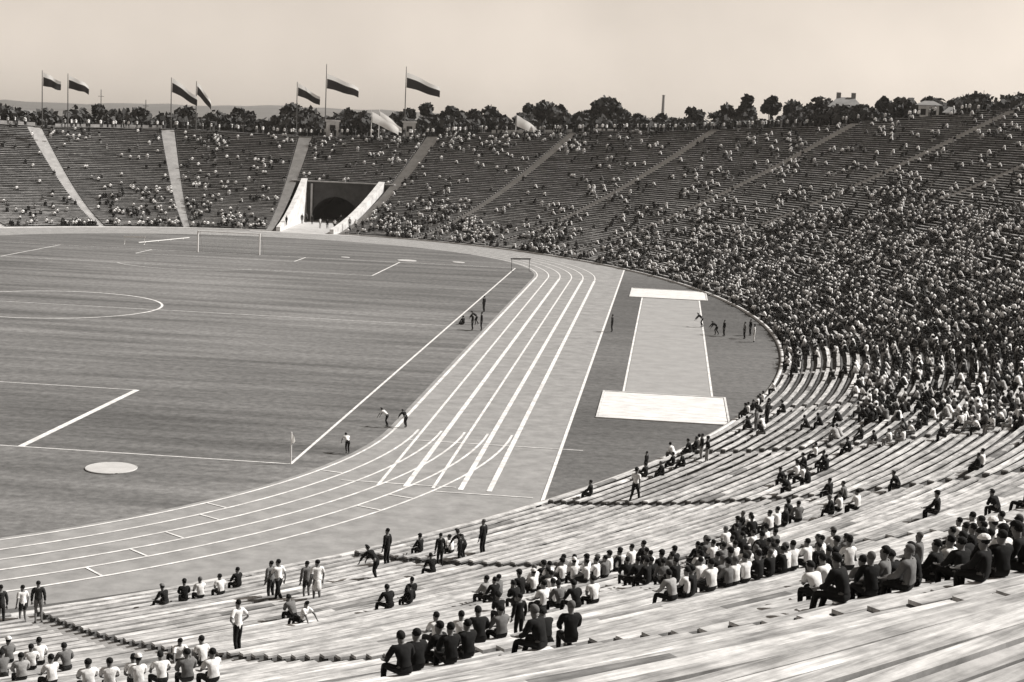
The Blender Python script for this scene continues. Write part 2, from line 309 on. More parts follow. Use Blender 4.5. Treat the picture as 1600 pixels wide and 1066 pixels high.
# ------------------------------------------------------------------ grandstand
GS = tag(empty('grandstand', (0, CY, 0)), 'huge oval open-air stand of wooden bench rows rising round the pitch and running track', 'grandstand')
def rel(V): V = np.array(V, float); V[:, 1] -= CY; return V
def block(i0):
    ta, tb = AISLES[i0], AISLES[i0 + 1]; a, b = radians(ta), radians(tb)
    smax = min(rim(ta), rim(tb)) if False else rim((ta + tb) / 2)
    tun = abs(ta - 84.8) < .01
    V = []; Q = []; MI = []; WR = []
    seglen = 1.6
    i = 0
    while True:
        s0 = i * PITCH_ROW; s1 = s0 + PITCH_ROW
        if s0 > max(rim(ta), rim(tb)) - .3: break
        i += 1
        if tun and s0 < NOTCH: continue
        # clip to aisle edges: the aisle keeps a constant width along the normals
        l = speed((a + b) / 2); da = AW(s0, ta) / speed(a) * (speed(a) / (speed(a) + s0 * 1.0)); db = AW(s0, tb) / speed(b) * (speed(b) / (speed(b) + s0 * 1.0))
        ts = np.linspace(a + da, b - db, max(4, int((b - a) * (l + s0) / seglen)))
        ok = np.array([s0 < rim(degrees(t)) for t in ts])
        ts = ts[ok]
        if len(ts) < 2: continue
        z1 = zs(s0, ts) + 0 * ts; z0 = zs(s0 - .01 - PITCH_ROW, ts) + 0 * ts if i > 1 else 0 * ts
        pw = .39 if s0 < 22 or (s0 > 26 and tb < -45) else .35; hb = 0
        prof = [  # (s, z, material) strips: riser, tread, then the plank (front, top, back, underside)
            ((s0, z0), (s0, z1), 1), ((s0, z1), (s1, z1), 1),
            ((s0 + pw, z1 + hb + .22), (s0 + pw, z1 + hb + .28), 0), ((s0 + pw, z1 + hb + .28), (s0 + .62, z1 + hb + .28), 0),
            ((s0 + .62, z1 + hb + .28), (s0 + .62, z1 + hb + .22), 0), ((s0 + .62, z1 + hb + .22), (s0 + pw, z1 + hb + .22), 0)]
        # planks are laid in lengths of a few segments with a small random droop so the lines are not perfect
        jit = rng.normal(0, .012, len(ts)); js = rng.normal(0, .012, len(ts))
        wj = 1 + np.repeat(rng.normal(0, .13, len(ts) // 3 + 2), 3)[rng.integers(0, 3):][:len(ts)]; wj = np.where(rng.random(len(ts)) < .02, .45, wj) * rng.uniform(.85, 1.1)
        for (sa, za), (sb, zb), m in prof:
            k = len(V); xa, ya = pt(ts, sa + (js if m == 0 else 0)); xb, yb = pt(ts, sb + (js if m == 0 else 0)); q = jit if m == 0 else 0 * jit
            V += list(zip(xa, ya, za + q + 0 * ts)) + list(zip(xb, yb, zb + q + 0 * ts)); n = len(ts)
            for j in range(n - 1): Q.append((k + j, k + n + j, k + n + j + 1, k + j + 1)); MI.append(m); WR.append(wj[j])
        for e in (0, -1):      # plank end caps
            k = len(V)
            for sa, za in ((pw, .22 + hb), (pw, .28 + hb), (.62, .28 + hb), (.62, .22 + hb)):
                x, y = pt(ts[e], s0 + sa + js[e]); V.append((x, y, z1[e] + za + jit[e]))
            Q.append((k, k + 1, k + 2, k + 3)); MI.append(0); WR.append(1)
        for j in list(range(0, len(ts), 2)) + [len(ts) - 1]:     # bench supports
            tt = ts[j]; dt = .05 / (speed(tt) + s0)
            if j == 0: tt += dt * 1.2
            if j == len(ts) - 1: tt -= dt * 1.2
            k = len(V)
            for tq, sq in ((tt - dt, .34), (tt + dt, .34), (tt + dt, .58), (tt - dt, .58)):
                x, y = pt(tq, s0 + sq); V.append((x, y, z1[j])); V.append((x, y, z1[j] + hb + .215))
            for c in range(4): d = (c + 1) % 4; Q.append((k + 2 * c, k + 2 * d, k + 2 * d + 1, k + 2 * c + 1)); MI.append(1); WR.append(1)
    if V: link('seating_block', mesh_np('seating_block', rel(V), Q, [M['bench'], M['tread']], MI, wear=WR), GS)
def aisle(i0):
    """steps between two blocks, with a low cheek along each side"""
    td = AISLES[i0]; t = radians(td); smax = rim(td); V = []; Q = []
    n = int(smax / PITCH_ROW) * 2 + 2
    for i in range(n):
        s0 = i * PITCH_ROW / 2; s1 = s0 + PITCH_ROW / 2
        z0 = float(zs(s0 - PITCH_ROW / 2, t)) if i else 0.0; z1 = float(zs(s0, t))
        k = len(V)
        for s, z in ((s0, z0), (s0, z1), (s1, z1)):
            for sg in (-1, 1):
                x, y = pt(t, s); tx, ty = -np.sin(t) * EA, np.cos(t) * EB; l = hypot(tx, ty)
                V.append((x + sg * tx / l * (AW(s0, td) + .03), y + sg * ty / l * (AW(s0, td) + .03), z + .003))
        Q += [(k, k + 1, k + 3, k + 2), (k + 2, k + 3, k + 5, k + 4)]
    link('aisle_steps', mesh_np('aisle_steps', rel(V), Q, [M['aisle']]), GS)
for i in range(len(AISLES) - 1): block(i)
for i in range(len(AISLES)): aisle(i)
# the part of the bowl outside the picture, plain terraces
ts = np.radians(np.arange(138, 262.1, 2.0)); V = []; Q = []
for s0 in np.arange(0, 60, 1.34):
    k = len(V); xa, ya = pt(ts, s0); xb, yb = pt(ts, s0 + 1.34); z1 = float(zs(s0)); z0 = float(zs(s0 - 1.34)) if s0 > 0 else 0
    n = len(ts); V += list(zip(xa, ya, np.full(n, z0))) + list(zip(xa, ya, np.full(n, z1))) + list(zip(xb, yb, np.full(n, z1)))
    for j in range(n - 1):
        if s0 < rim((degrees(ts[j]) + 180) % 360 - 180):
            Q += [(k + j, k + n + j, k + n + j + 1, k + j + 1), (k + n + j, k + 2 * n + j, k + 2 * n + j + 1, k + n + j + 1)]
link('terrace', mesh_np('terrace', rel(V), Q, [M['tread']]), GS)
# curb wall round the arena, open at the tunnel
def curb(t0, t1, n):
    V = []; Q = []; ts = np.radians(np.linspace(t0, t1, n)); prof = [(-.2, 0), (-.2, .16), (.02, .16), (.02, .05)]
    for s, z in prof: x, y = pt(ts, s); V += list(zip(x, y, np.full(n, float(z))))
    for p in range(3):
        for j in range(n - 1): Q.append((p * n + j, (p + 1) * n + j, (p + 1) * n + j + 1, p * n + j + 1))
    link('perimeter_curb', mesh_np('perimeter_curb', rel(V), Q, [M['curb']]), GS)
curb(-180, 84.6, 500); curb(94.8, 180, 160)
# crest walk and outer bank
ts = np.radians(np.arange(-180, 180.1, 1.0)); rs = rim(np.degrees(ts)); zr = zs(rs, ts)
V = []; Q = []; n = len(ts)
for ds, f in ((-.35, 1), (5, 1), (22, .45), (40, 0)): x, y = pt(ts, rs + ds); V += list(zip(x, y, zr * f - (0.02 if f == 0 else -.01)))
for p in range(3):
    for j in range(n - 1): Q.append((p * n + j, (p + 1) * n + j, (p + 1) * n + j + 1, p * n + j + 1))
link('outer_bank', mesh_np('outer_bank', rel(V), Q, [M['bank']]), GS)
def bank_z(x, y):
    t, s = near(x, y); td = degrees(t); r = rim(td); d = s - r
    return float(zs(r, t)) * float(np.interp(d, [0, 5, 22, 40], [1, 1, .45, 0]))

# tunnel mouth at the far end
TM = tag(empty('tunnel_entrance', (0, CY + EB, 0)), 'dark arched tunnel mouth with sloping white side walls cut into the far stand', 'tunnel')
yb = CY + EB
def nrm(td, s): x, y = pt(radians(td), s); return np.array([x, y])
for td, sg in ((84.8 + 1.55, -1), (94.6 - 1.5, 1)):
    mbw = MB(); n = 12; k0 = len(mbw.v)
    for i in range(n + 1):
        s = -.2 + (NOTCH + .4) * i / n; z = float(zs(max(0, s))) + .55; p = nrm(td, s); q = nrm(td + sg * .55, s)
        for (x, y), zz_ in ((p, -.02), (p, z), (q, z), (q, -.02)): mbw.v.append((x, y - yb, zz_))
    for i in range(n):
        for c in range(3): a = 4 * i + c; mbw.f.append((a, a + 1, a + 5, a + 4))
    mbw.f.append((0, 1, 2, 3)); mbw.f.append((4 * n, 4 * n + 1, 4 * n + 2, 4 * n + 3))
    mbw.build('side_wall', M['white'], TM)
xl, xr = nrm(94.4, NOTCH)[0], nrm(85.0, NOTCH)[0]; zt = float(zs(NOTCH)) + .15; yw = nrm(90, NOTCH)[1] - yb - .2
bmx = MB(); arch = [(-.6 + 3.9 * cos(a), 3.7 * sin(a) * 1.05) for a in np.linspace(pi, 0, 20)]
outer = [(xl, 0), (xl, zt), (xr, zt), (xr, 0)]
for i in range(19):       # wall round the arch
    (x0, z0), (x1, z1) = arch[i], arch[i + 1]; bmx.poly([(x0, yw, z0), (x1, yw, z1), (x1, yw, zt), (x0, yw, zt)])
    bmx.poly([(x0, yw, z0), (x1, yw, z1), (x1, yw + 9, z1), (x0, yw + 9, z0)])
bmx.poly([(xl, yw, 0), (arch[0][0], yw, 0), (arch[0][0], yw, zt), (xl, yw, zt)]); bmx.poly([(arch[-1][0], yw, 0), (xr, yw, 0), (xr, yw, zt), (arch[-1][0], yw, zt)])
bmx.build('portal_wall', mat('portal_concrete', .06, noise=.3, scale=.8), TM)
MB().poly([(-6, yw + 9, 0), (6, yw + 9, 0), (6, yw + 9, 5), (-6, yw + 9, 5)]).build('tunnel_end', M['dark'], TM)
MB().box(((xl + xr) / 2, yw + .05, zt + .1), (xr - xl + .6, .5, .18)).build('lintel', M['aisle'], TM)
MB().poly([(xl, -2.2, .012), (xr, -2.2, .012), (xr, yw + 9, .012), (xl, yw + 9, .012)]).build('paving', M['aisle'], TM)
MB().box((-4.3, yw - .3, 2.9), (.28, .28, 5.8)).build('pillar', M['aisle'], TM)

# ------------------------------------------------------------------ goal, corner flag, hurdles
def goal(y, sgn, label):
    t = tag(empty('football_goal', (0, y, 0)), label, 'goal')
    for sx in (-1, 1): MB().tube([(sx * 3.66, 0, 0), (sx * 3.66, 0, 2.5)], .09, 10).build('goalpost', M['post'], t)
    MB().tube([(-3.66, 0, 2.44), (3.66, 0, 2.44)], .06, 8).build('crossbar', M['post'], t)
    nb = MB()
    for i in range(17): x = -3.66 + 7.32 * i / 16; nb.tube([(x, sgn * .8, 2.4), (x, sgn * 1.9, .02)], .006, 4, False)
    for j in range(7): f = j / 6; nb.tube([(-3.66, sgn * (.8 + 1.1 * f), 2.4 - 2.38 * f), (3.66, sgn * (.8 + 1.1 * f), 2.4 - 2.38 * f)], .006, 4, False)
    for sx in (-1, 1): nb.tube([(sx * 3.66, 0, 2.42), (sx * 3.66, sgn * .8, 2.4), (sx * 3.66, sgn * 1.9, .02)], .02, 5)
    nb.build('net', M['net'], t)
goal(PL, 1, 'white football goal at the far end of the pitch')
t = tag(empty('corner_flag', (HW, 0, 0)), 'white corner flag post where the near goal line meets the touchline', 'corner flag')
MB().tube([(0, 0, 0), (0, 0, 1.55)], .035, 8).build('pole', M['post'], t)
fb = MB(); fb.v = [(0, 0, 1.52), (.12, .03, 1.36), (.2, -.03, 1.12), (.1, .02, 1.0), (0, 0, 1.05)]; fb.f = [(0, 1, 2, 3, 4)]; fb.build('flag', M['fwhite'], t)
def hurdle(x, y, rz, label, m, hgt=1.0, wd=1.6):
    t = tag(empty('hurdle', (x, y, 0), rz), label, 'hurdle')
    MB().box((0, 0, hgt), (wd, .05, .16)).build('bar', m, t)
    for sx in (-1, 1): MB().tube([(sx * wd * .45, 0, hgt - .07), (sx * wd * .45, 0, .03), (sx * wd * .45, -.6, .03)], .03, 6).build('leg', m, t)
hurdle(34.4, 101.6, .5, 'dark hurdle frame standing beside the bend at the far pitch corner', M['metal'], 1.4, 2.4)
hurdle(-13.2, 110.6, .2, 'small pale frame on the grass left of the far goal', M['post'], .9, 2.6)
def barrier(x, y, rz, L, label):
    t = tag(empty('low_rail', (x, y, 0), rz), label, 'rail')
    MB().box((L / 2, 0, .13), (L, .1, .07)).build('rail', M['post'], t)
    for k in range(4): MB().box((L * (k + .5) / 4, 0, .05), (.08, .08, .1)).build('stake', M['post'], t)
barrier(-13.2, 112, 1.3, 11, 'low white rail running away across the grass left of the far goal')

# ------------------------------------------------------------------ flags on the far crest
def flag(px, top, base_d, hoist, fly, label, stripes='wr', thick=.1, pm=None, grp='flags on the far crest'):
    b = at_d((px, 200), base_d); zg = bank_z(b[0], b[1]); tp = at_d((px, top), base_d)
    t = tag(empty('flagpole', (b[0], b[1], zg)), label, 'flag', grp)
    H = tp[2] - zg
    MB().tube([(0, 0, 0), (0, 0, H * .6), (0, 0, H)], [thick, thick * .8, thick * .5], 8).build('pole', pm or M['pole'], t)
    x1, y1 = fly                                      # px offsets of the fly end centre from the hoist centre
    mpp = base_d / F; hz = (hoist[0] - top) * mpp, (hoist[1] - top) * mpp
    n, mrows = 14, 6; V = []; Q = []; MI = []
    r2 = random.Random(px)
    ph = r2.uniform(0, 6)
    for i in range(n + 1):
        f = i / n
        for j in range(mrows + 1):
            g = j / mrows; hgt = (hz[1] - hz[0]) * (1 - .35 * f)
            V.append((x1 * mpp * f + .12, .35 * sin(f * 7 + ph) * f + .1 * sin(g * 3), H - hz[0] - y1 * mpp * f ** 1.15 - g * hgt - .12 * sin(f * 9 + ph) * f))
    for i in range(n):
        for j in range(mrows): a = i * (mrows + 1) + j; Q.append((a, a + 1, a + mrows + 2, a + mrows + 1)); MI.append(0 if j < mrows / 3 else 1)
    mats = [M['fwhite'], M['red']] if stripes != 'ww' else [M['fwhite'], M['fwhite']]
    link('flag', mesh_np('flag', V, Q, mats, MI, True), t)
flag(66, 110, 252, (113, 133), (26, 12), 'curling white and dark flag on a pole, leftmost over the far crest')
flag(106, 115, 253, (118, 137), (32, 14), 'short white and dark flag streaming over the aisle at far left')
flag(267, 121, 262, (122, 143), (38, 27), 'steeply drooping dark flag over the pale centre-left aisle, taller of a close pair')
flag(306, 127, 262, (128, 147), (22, 30), 'narrow drooping dark flag just right of its twin, smaller of a close pair')
flag(463, 128, 264, (130, 149), (34, 20), 'small dark and white flag above the left side of the tunnel')
flag(508, 100, 264, (115, 137), (50, 20), 'large white and dark flag on the tallest pole above the tunnel')
flag(632, 104, 263, (113, 136), (52, 22), 'large dark flag on the pole furthest right above the far stand')
flag(580, 172, 257, (175, 191), (42, 24), 'long white banner hanging down in front of dark trees, lower of a pair', 'ww', .06, M['post'])
flag(592, 170, 258, (174, 186), (34, 24), 'thin white banner hanging beside a longer one before the dark trees', 'ww', .06, M['post'])
flag(806, 178, 256, (180, 197), (36, 22), 'broad white banner slanting down in front of the round-headed trees', 'ww', .06, M['post'])

# ------------------------------------------------------------------ buildings, walls and chimney beyond the crest
def house(px, topy, D, wpx, hpx, label, roof=True, depth=6, wallm=None, win=3, name='house', zb=None):
    wd = wpx * D / F; b = at_d((px, topy), D); ztop = b[2]; zg = bank_z(b[0], b[1]) - .3 if zb is None else zb
    az = math.atan2(b[0] - CAM[0], b[1] - CAM[1]); t = tag(empty(name, (b[0], b[1], zg), -az), label, name.replace('_', ' '))
    rh = hpx * D / F if roof else .25; Hh = ztop - zg - rh
    MB().box((0, depth / 2, Hh / 2), (wd, depth, Hh)).build('wall', wallm or M['plaster'], t)
    if roof:
        r = MB(); e = .5; r.v = [(-wd / 2 - e, -e, Hh), (wd / 2 + e, -e, Hh), (wd / 2 + e, depth + e, Hh), (-wd / 2 - e, depth + e, Hh), (-wd * .22, depth / 2, Hh + rh), (wd * .22, depth / 2, Hh + rh)]
        r.f = [(0, 1, 5, 4), (1, 2, 5), (2, 3, 4, 5), (3, 0, 4), (3, 2, 1, 0)]; ro = r.build('roof', M['roof'], t)
        if wpx > 40:
            for sx in (-1, 1): MB().box((sx * wd * .2, depth / 2, Hh + rh + .2), (.7, .7, 1.0)).build('chimney', M['brick'], ro)
    else: MB().box((0, depth / 2, Hh + .14), (wd + .4, depth + .4, .28)).build('roof', M['white'], t)
    for i in range(win):
        wf = MB().box((-wd / 2 + wd * (i + .5) / win, -.03, Hh - 1.0), (min(.9, wd / win * .5), .08, .9)).build('window', M['glass'], t)
house(1322, 151, 246, 56, 22, 'grey house with a wide hipped roof and two chimneys showing over the right crest', depth=10, win=4, wallm=M['runway'])
house(1452, 157, 236, 30, 7, 'small white building with a pale roof between trees on the right crest', depth=5, wallm=M['white'], win=2)
house(1486, 167, 232, 14, 9, 'tiny white hut beside a small white building on the right crest', depth=3, wallm=M['white'], win=1)
house(41, 172, 300, 22, 5, 'low white house among dark bushes beyond the left crest', depth=6, wallm=M['white'], win=2)
house(520, 188, 262, 20, 0, 'small flat-roofed white kiosk on the crest above the tunnel', False, 3, M['white'], 1, 'kiosk')
house(640, 190, 262, 19, 0, 'small pale kiosk on the crest right of the tunnel', False, 3, M['plaster'], 1, 'kiosk')
house(965, 203, 256, 86, 0, 'long low building with white roof edge on the crest in front of a tall tree', False, 5, M['roof'], 12, 'pavilion')
def crest_wall(t0, t1, h, label):
    n = 16; ts = np.linspace(t0, t1, n); cx_, cy2 = pt(radians((t0 + t1) / 2), rim((t0 + t1) / 2) + 3); mbw = MB()
    for td in ts:
        for s, z in ((3, 0), (3, h), (3.3, h), (3.3, 0)):
            x, y = pt(radians(td), rim(td) + s); mbw.v.append((x - cx_, y - cy2, float(zs(rim(td))) + z))
    for i in range(n - 1):
        for c in range(3): a = 4 * i + c; mbw.f.append((a, a + 1, a + 5, a + 4))
    tag(mbw.build('crest_wall', M['white'], None, (cx_, cy2, 0)), label, 'wall', 'low white walls along the crest')
crest_wall(114.9, 122, .55, 'low white parapet along the crest at the far left of the stand')
crest_wall(105.5, 113.5, .5, 'low white parapet on the crest between the two left aisles')
crest_wall(75, 81, .6, 'low white parapet on the crest behind the broad white banner')
b = at_d((1037, 150), 900); t = tag(empty('factory_chimney', (b[0], b[1], 0)), 'tall thin factory chimney far away behind the trees', 'chimney')
MB().tube([(0, 0, 0), (0, 0, b[2] * .5), (0, 0, b[2])], [1.3, 1.0, .7], 14).build('shaft', M['brick'], t)
MB().tube([(0, 0, b[2]), (0, 0, b[2] + .5)], .85, 14).build('cap', M['brick'], t)

# ------------------------------------------------------------------ trees
def leaf_cloud(rs, blobs, n, size):
    V = []; Q = []
    vols = np.array([b[3] ** 2 for b in blobs]); vols = vols / vols.sum()
    for bi in rs.choice(len(blobs), n, p=vols):
        bx, by, bz, r = blobs[bi]; d = rs.normal(size=3); d /= np.linalg.norm(d); c = np.array([bx, by, bz]) + d * r * rs.uniform(.45, 1.05) * np.array([1, 1, .85])
        nrm_ = d * .6 + rs.normal(size=3) * .6; nrm_ /= np.linalg.norm(nrm_); a = np.cross(nrm_, rs.normal(size=3)); a /= np.linalg.norm(a); bb = np.cross(nrm_, a); s = size * rs.uniform(.6, 1.3)
        k = len(V); V += [c - a * s - bb * s * .6, c + a * s - bb * s * .7, c + a * s * .8 + bb * s, c - a * s * .9 + bb * s * .6]; Q.append((k, k + 1, k + 2, k + 3))
    return V, Q
def tree(px, topy, wpx, D, kind, label, dens=1.0):
    rs = np.random.default_rng(int(px * 7 + topy)); b = at_d((px, topy), D); zg = bank_z(b[0], b[1]); H = b[2] - zg; W = wpx * (1.85 if px < 1220 else 2.3) * D / F
    t = tag(empty('tree', (b[0], b[1], zg)), label, 'tree', 'trees beyond the crest of the stand')
    ch = min(H * .9, W * (1.25 if kind != 'tall' else 1.6)) if kind != 'umbrella' else W * .75
    z0 = H - ch; blobs = []
    nb = 7 if kind != 'umbrella' else 6
    for i in range(nb):
        a = rs.uniform(0, 6.28); rr = W * .5 * rs.uniform(.2, .62); r = W * rs.uniform(.2, .3)
        blobs.append((rr * cos(a), rr * sin(a), z0 + ch * rs.uniform(.25, .75), r))
    blobs.append((0, 0, z0 + ch * .5, W * .33)); blobs.append((W * rs.uniform(-.12, .12), 0, H - W * .17, W * .17))
    if kind == 'bush': blobs = [(x, y, z * .9, r) for x, y, z, r in blobs] + [(W * .3, 0, H * .35, W * .25), (-W * .3, 0, H * .3, W * .25)]
    V, Q = leaf_cloud(rs, blobs, int(1500 * dens * (1 + W / 7)), .42)
    link('crown', mesh_np('crown', V, Q, [M['leaf']]), t)
    tb = MB().tube([(0, 0, -.3), (.1, 0, z0 * .6), (0, .1, z0 + ch * .5)], [.04 * H ** .8, .03 * H ** .8, .06], 8)
    for i in range(4):
        bx, by, bz, r = blobs[i]; tb.tube([(0, 0, z0 * .85), (bx * .5, by * .5, (z0 + bz) / 2), (bx, by, bz)], [.12, .08, .03], 6)
    tb.build('trunk', M['bark'], t)
T = [ # px, top y, width px, distance, kind, label
 (22,176,34,285,'bush','low dark bush beside the white house at the far left edge'),(70,172,32,285,'round','dark tree behind the curling flag at far left'),
 (126,184,40,280,'bush','low spreading bush between the far-left flags and a pointed tree'),(160,163,30,285,'tall','pointed dark tree right of the two far-left flags'),
 (178,172,20,285,'round','smaller tree leaning against the pointed tree at left'),(212,166,42,288,'round','broad round dark tree in the gap between flag pairs'),
 (228,174,22,286,'round','small tree attached to the broad round left tree'),(280,163,48,292,'round','big dome-shaped tree below the taller drooping flag'),
 (322,173,32,292,'bush','low tree directly below the narrow drooping flag'),(348,173,34,290,'bush','dark bush right of the narrow drooping flag'),
 (376,167,30,295,'round','taller round tree in the belt left of the tunnel'),(404,176,36,292,'bush','long low bush in the belt left of the tunnel'),
 (432,174,30,290,'bush','low bush just left of the big tree above the tunnel'),(466,160,54,288,'round','biggest spreading tree above the tunnel left corner'),
 (500,175,34,286,'bush','dark low tree under the tallest flagpole'),(534,168,46,290,'round','round tree right of the tallest flagpole'),
 (566,173,34,292,'round','dark tree just left of the hanging white banners'),(610,178,44,290,'bush','dark shrubs behind the two white banners'),
 (640,168,32,292,'round','tree under the large dark flag furthest right'),(668,161,32,294,'tall','tall twin-topped tree right of the last flagpole'),
 (705,165,36,292,'round','round tree second right of the last flagpole'),(736,169,32,290,'round','tree with bare stems in the middle belt'),
 (764,164,34,292,'tall','upright tree in the middle belt before the broad white banner'),(788,176,22,290,'bush','small bush left of the broad white banner'),
 (826,162,28,292,'round','ball-shaped tree standing right above the broad white banner'),(852,178,22,288,'round','small tree between ball-shaped and umbrella trees'),
 (872,163,36,286,'umbrella','umbrella-shaped tree on bare stems right of the white banner'),(912,171,42,290,'round','broad low tree above the long pavilion'),
 (940,178,26,290,'round','small tree left of the tall two-tiered tree'),(955,152,38,288,'umbrella','tallest tree in the middle with high flat crown on pale trunk'),
 (982,176,40,290,'round','broad tree right of the tall flat-crowned tree'),(1008,180,24,290,'bush','small bush left of the factory chimney'),
 (1036,177,28,292,'round','round tree directly below the factory chimney'),(1078,167,28,290,'thin','wispy open tree right of the factory chimney'),
 (1092,170,34,288,'round','bushy tree beside the wispy one right of the chimney'),(1124,172,34,288,'thin','loose leafy tree in the gap right of the chimney'),
 (1142,162,34,286,'round','leaning tree joined to a tall dark one on the right crest'),(1164,148,28,286,'tall','tall narrow dark tree with thin top right of centre'),
 (1190,176,28,282,'bush','low bush between the tall narrow tree and a spindly one'),(1207,150,16,290,'thin','spindly bare sapling on a pale stem'),
 (1216,177,26,280,'bush','low bush right of the spindly sapling'),(1243,155,40,274,'round','left part of the big dark clump before the grey house'),
 (1272,149,50,276,'round','high middle dome of the big dark clump left of the grey house'),(1296,156,34,270,'round','tree tucked against the left wall of the grey house'),
 (1300,170,26,238,'bush','dark bush in front of the left half of the grey house'),(1326,172,28,238,'bush','dark bush hiding the foot of the grey house'),(1346,170,24,238,'bush','dark bush in front of the right end of the grey house'),
 (1362,165,30,262,'bush','low tree just right of the grey house roof'),(1381,153,12,260,'tall','thin pointed tree sticking up right of the grey house'),
 (1400,164,34,258,'bush','spreading bush between pointed tree and white building'),(1428,151,42,256,'round','domed tree left of the small white building'),
 (1460,154,30,254,'round','tree rising behind the small white building'),(1492,151,36,256,'round','pale green tree right of the white hut'),
 (1512,141,44,262,'round','highest domed tree on the right skyline'),(1548,144,40,262,'tall','tall tree in the group near the right edge'),
 (1582,142,50,258,'round','broad crowned tree near the right edge of the skyline'),(1604,148,40,250,'round','tree cut by the right edge of the picture')]
for px, ty, wp, D, kind, lb in T: tree(px, ty, wp, D, kind, lb, .45 if kind == 'thin' else 1.0)
for px, top in ((158, 140), (228, 156)):
    b = at_d((px, top), 330); t = tag(empty('mast', (b[0], b[1], 0)), 'thin bare mast rising behind the %s at left' % ('pointed dark tree' if px < 200 else 'broad round tree'), 'mast')
    MB().tube([(0, 0, 0), (0, 0, b[2])], [.18, .07], 6).build('pole', M['pole'], t); MB().box((0, 0, b[2] * .93), (1.2, .08, .08)).build('crossarm', M['pole'], t)

# the low shrubs that close the gaps between the trees
rs = np.random.default_rng(5); V = []; Q = []
for td in np.arange(44, 117, .3):
    if rs.random() < .25 and td > 97: continue
    x, y = pt(radians(td), rim(td) + rs.uniform(14, 26)); g = bank_z(x, y); h = (float(zs(rim(td))) + rs.uniform(.8, 2.9) + (1.6 if 72 < td < 98 else 2.2 if td < 57 else .8)) - g; r_ = rs.uniform(1.6, 2.6)
    v, q = leaf_cloud(rs, [(x, y, g + h - r_, r_), (x + 1, y, g + h * .5, r_), (x - 1, y + 1, g + h * .4, r_ * .9)], 260, .42); k = len(V); V += v; Q += [tuple(k + i for i in f) for f in q]
tag(link('shrubbery', mesh_np('shrubbery', V, Q, [M['leaf']])), 'dark low shrubs running on under the trees beyond the crest', 'shrubs', kind='stuff')

# far hills
n, mrow = 90, 8; V = []; Q = []
for j in range(mrow + 1):
    for i in range(n + 1):
        az = radians(-30 + 62 * i / n); D = 2300 + j * 260; f = math.sin(pi * j / mrow)
        px_ = 800 + F * math.tan(az - YAW)
        yy = np.interp(px_, [-300, 0, 100, 200, 400, 560, 800, 1600], [156, 157, 160, 162, 165, 170, 186, 214])
        hz = 189.5 + (px_ - 800) * .0422; h = CAM[2] + (hz - yy) / F * 3340 + 1.5 * sin(i * .9) + 1.2 * sin(i * 2.3)
        V.append((CAM[0] + D * sin(az), CAM[1] + D * cos(az), max(0, h) * f - .5))
for j in range(mrow):
    for i in range(n): a = j * (n + 1) + i; Q.append((a, a + 1, a + n + 2, a + n + 1))
tag(link('hills', mesh_np('hills', V, Q, [M['hill']], smooth=True)), kind='structure')
# ------------------------------------------------------------------ people: posed templates
S = .83                                               # the figures' scale beside the pitch
def skin_mesh(name, joints, edges, m, sub=1, root=0):
    """joints: list of (x, y, z, rx, ry); one continuous skin surface over the skeleton"""
    me = bpy.data.meshes.new(name); me.from_pydata([j[:3] for j in joints], edges, []); o = bpy.data.objects.new(name, me); C.objects.link(o)
    sk = o.modifiers.new('s', 'SKIN'); sk.use_smooth_shade = True
    for i, j in enumerate(joints): me.skin_vertices[0].data[i].radius = (j[3], j[4] if len(j) > 4 else j[3]); me.skin_vertices[0].data[i].use_root = (i == root)
    ss = o.modifiers.new('u', 'SUBSURF'); ss.levels = sub; ss.render_levels = sub
    bpy.context.view_layer.update(); dg = bpy.context.evaluated_depsgraph_get(); r = bpy.data.meshes.new_from_object(o.evaluated_get(dg))
    bpy.data.objects.remove(o); bpy.data.meshes.remove(me); r.name = name; r.materials.clear(); r.materials.append(m)
    r.transform(Matrix.Scale(S, 4)); r.polygons.foreach_set('use_smooth', [True] * len(r.polygons)); r.update(); return r
def V3(*a): return Vector(a)
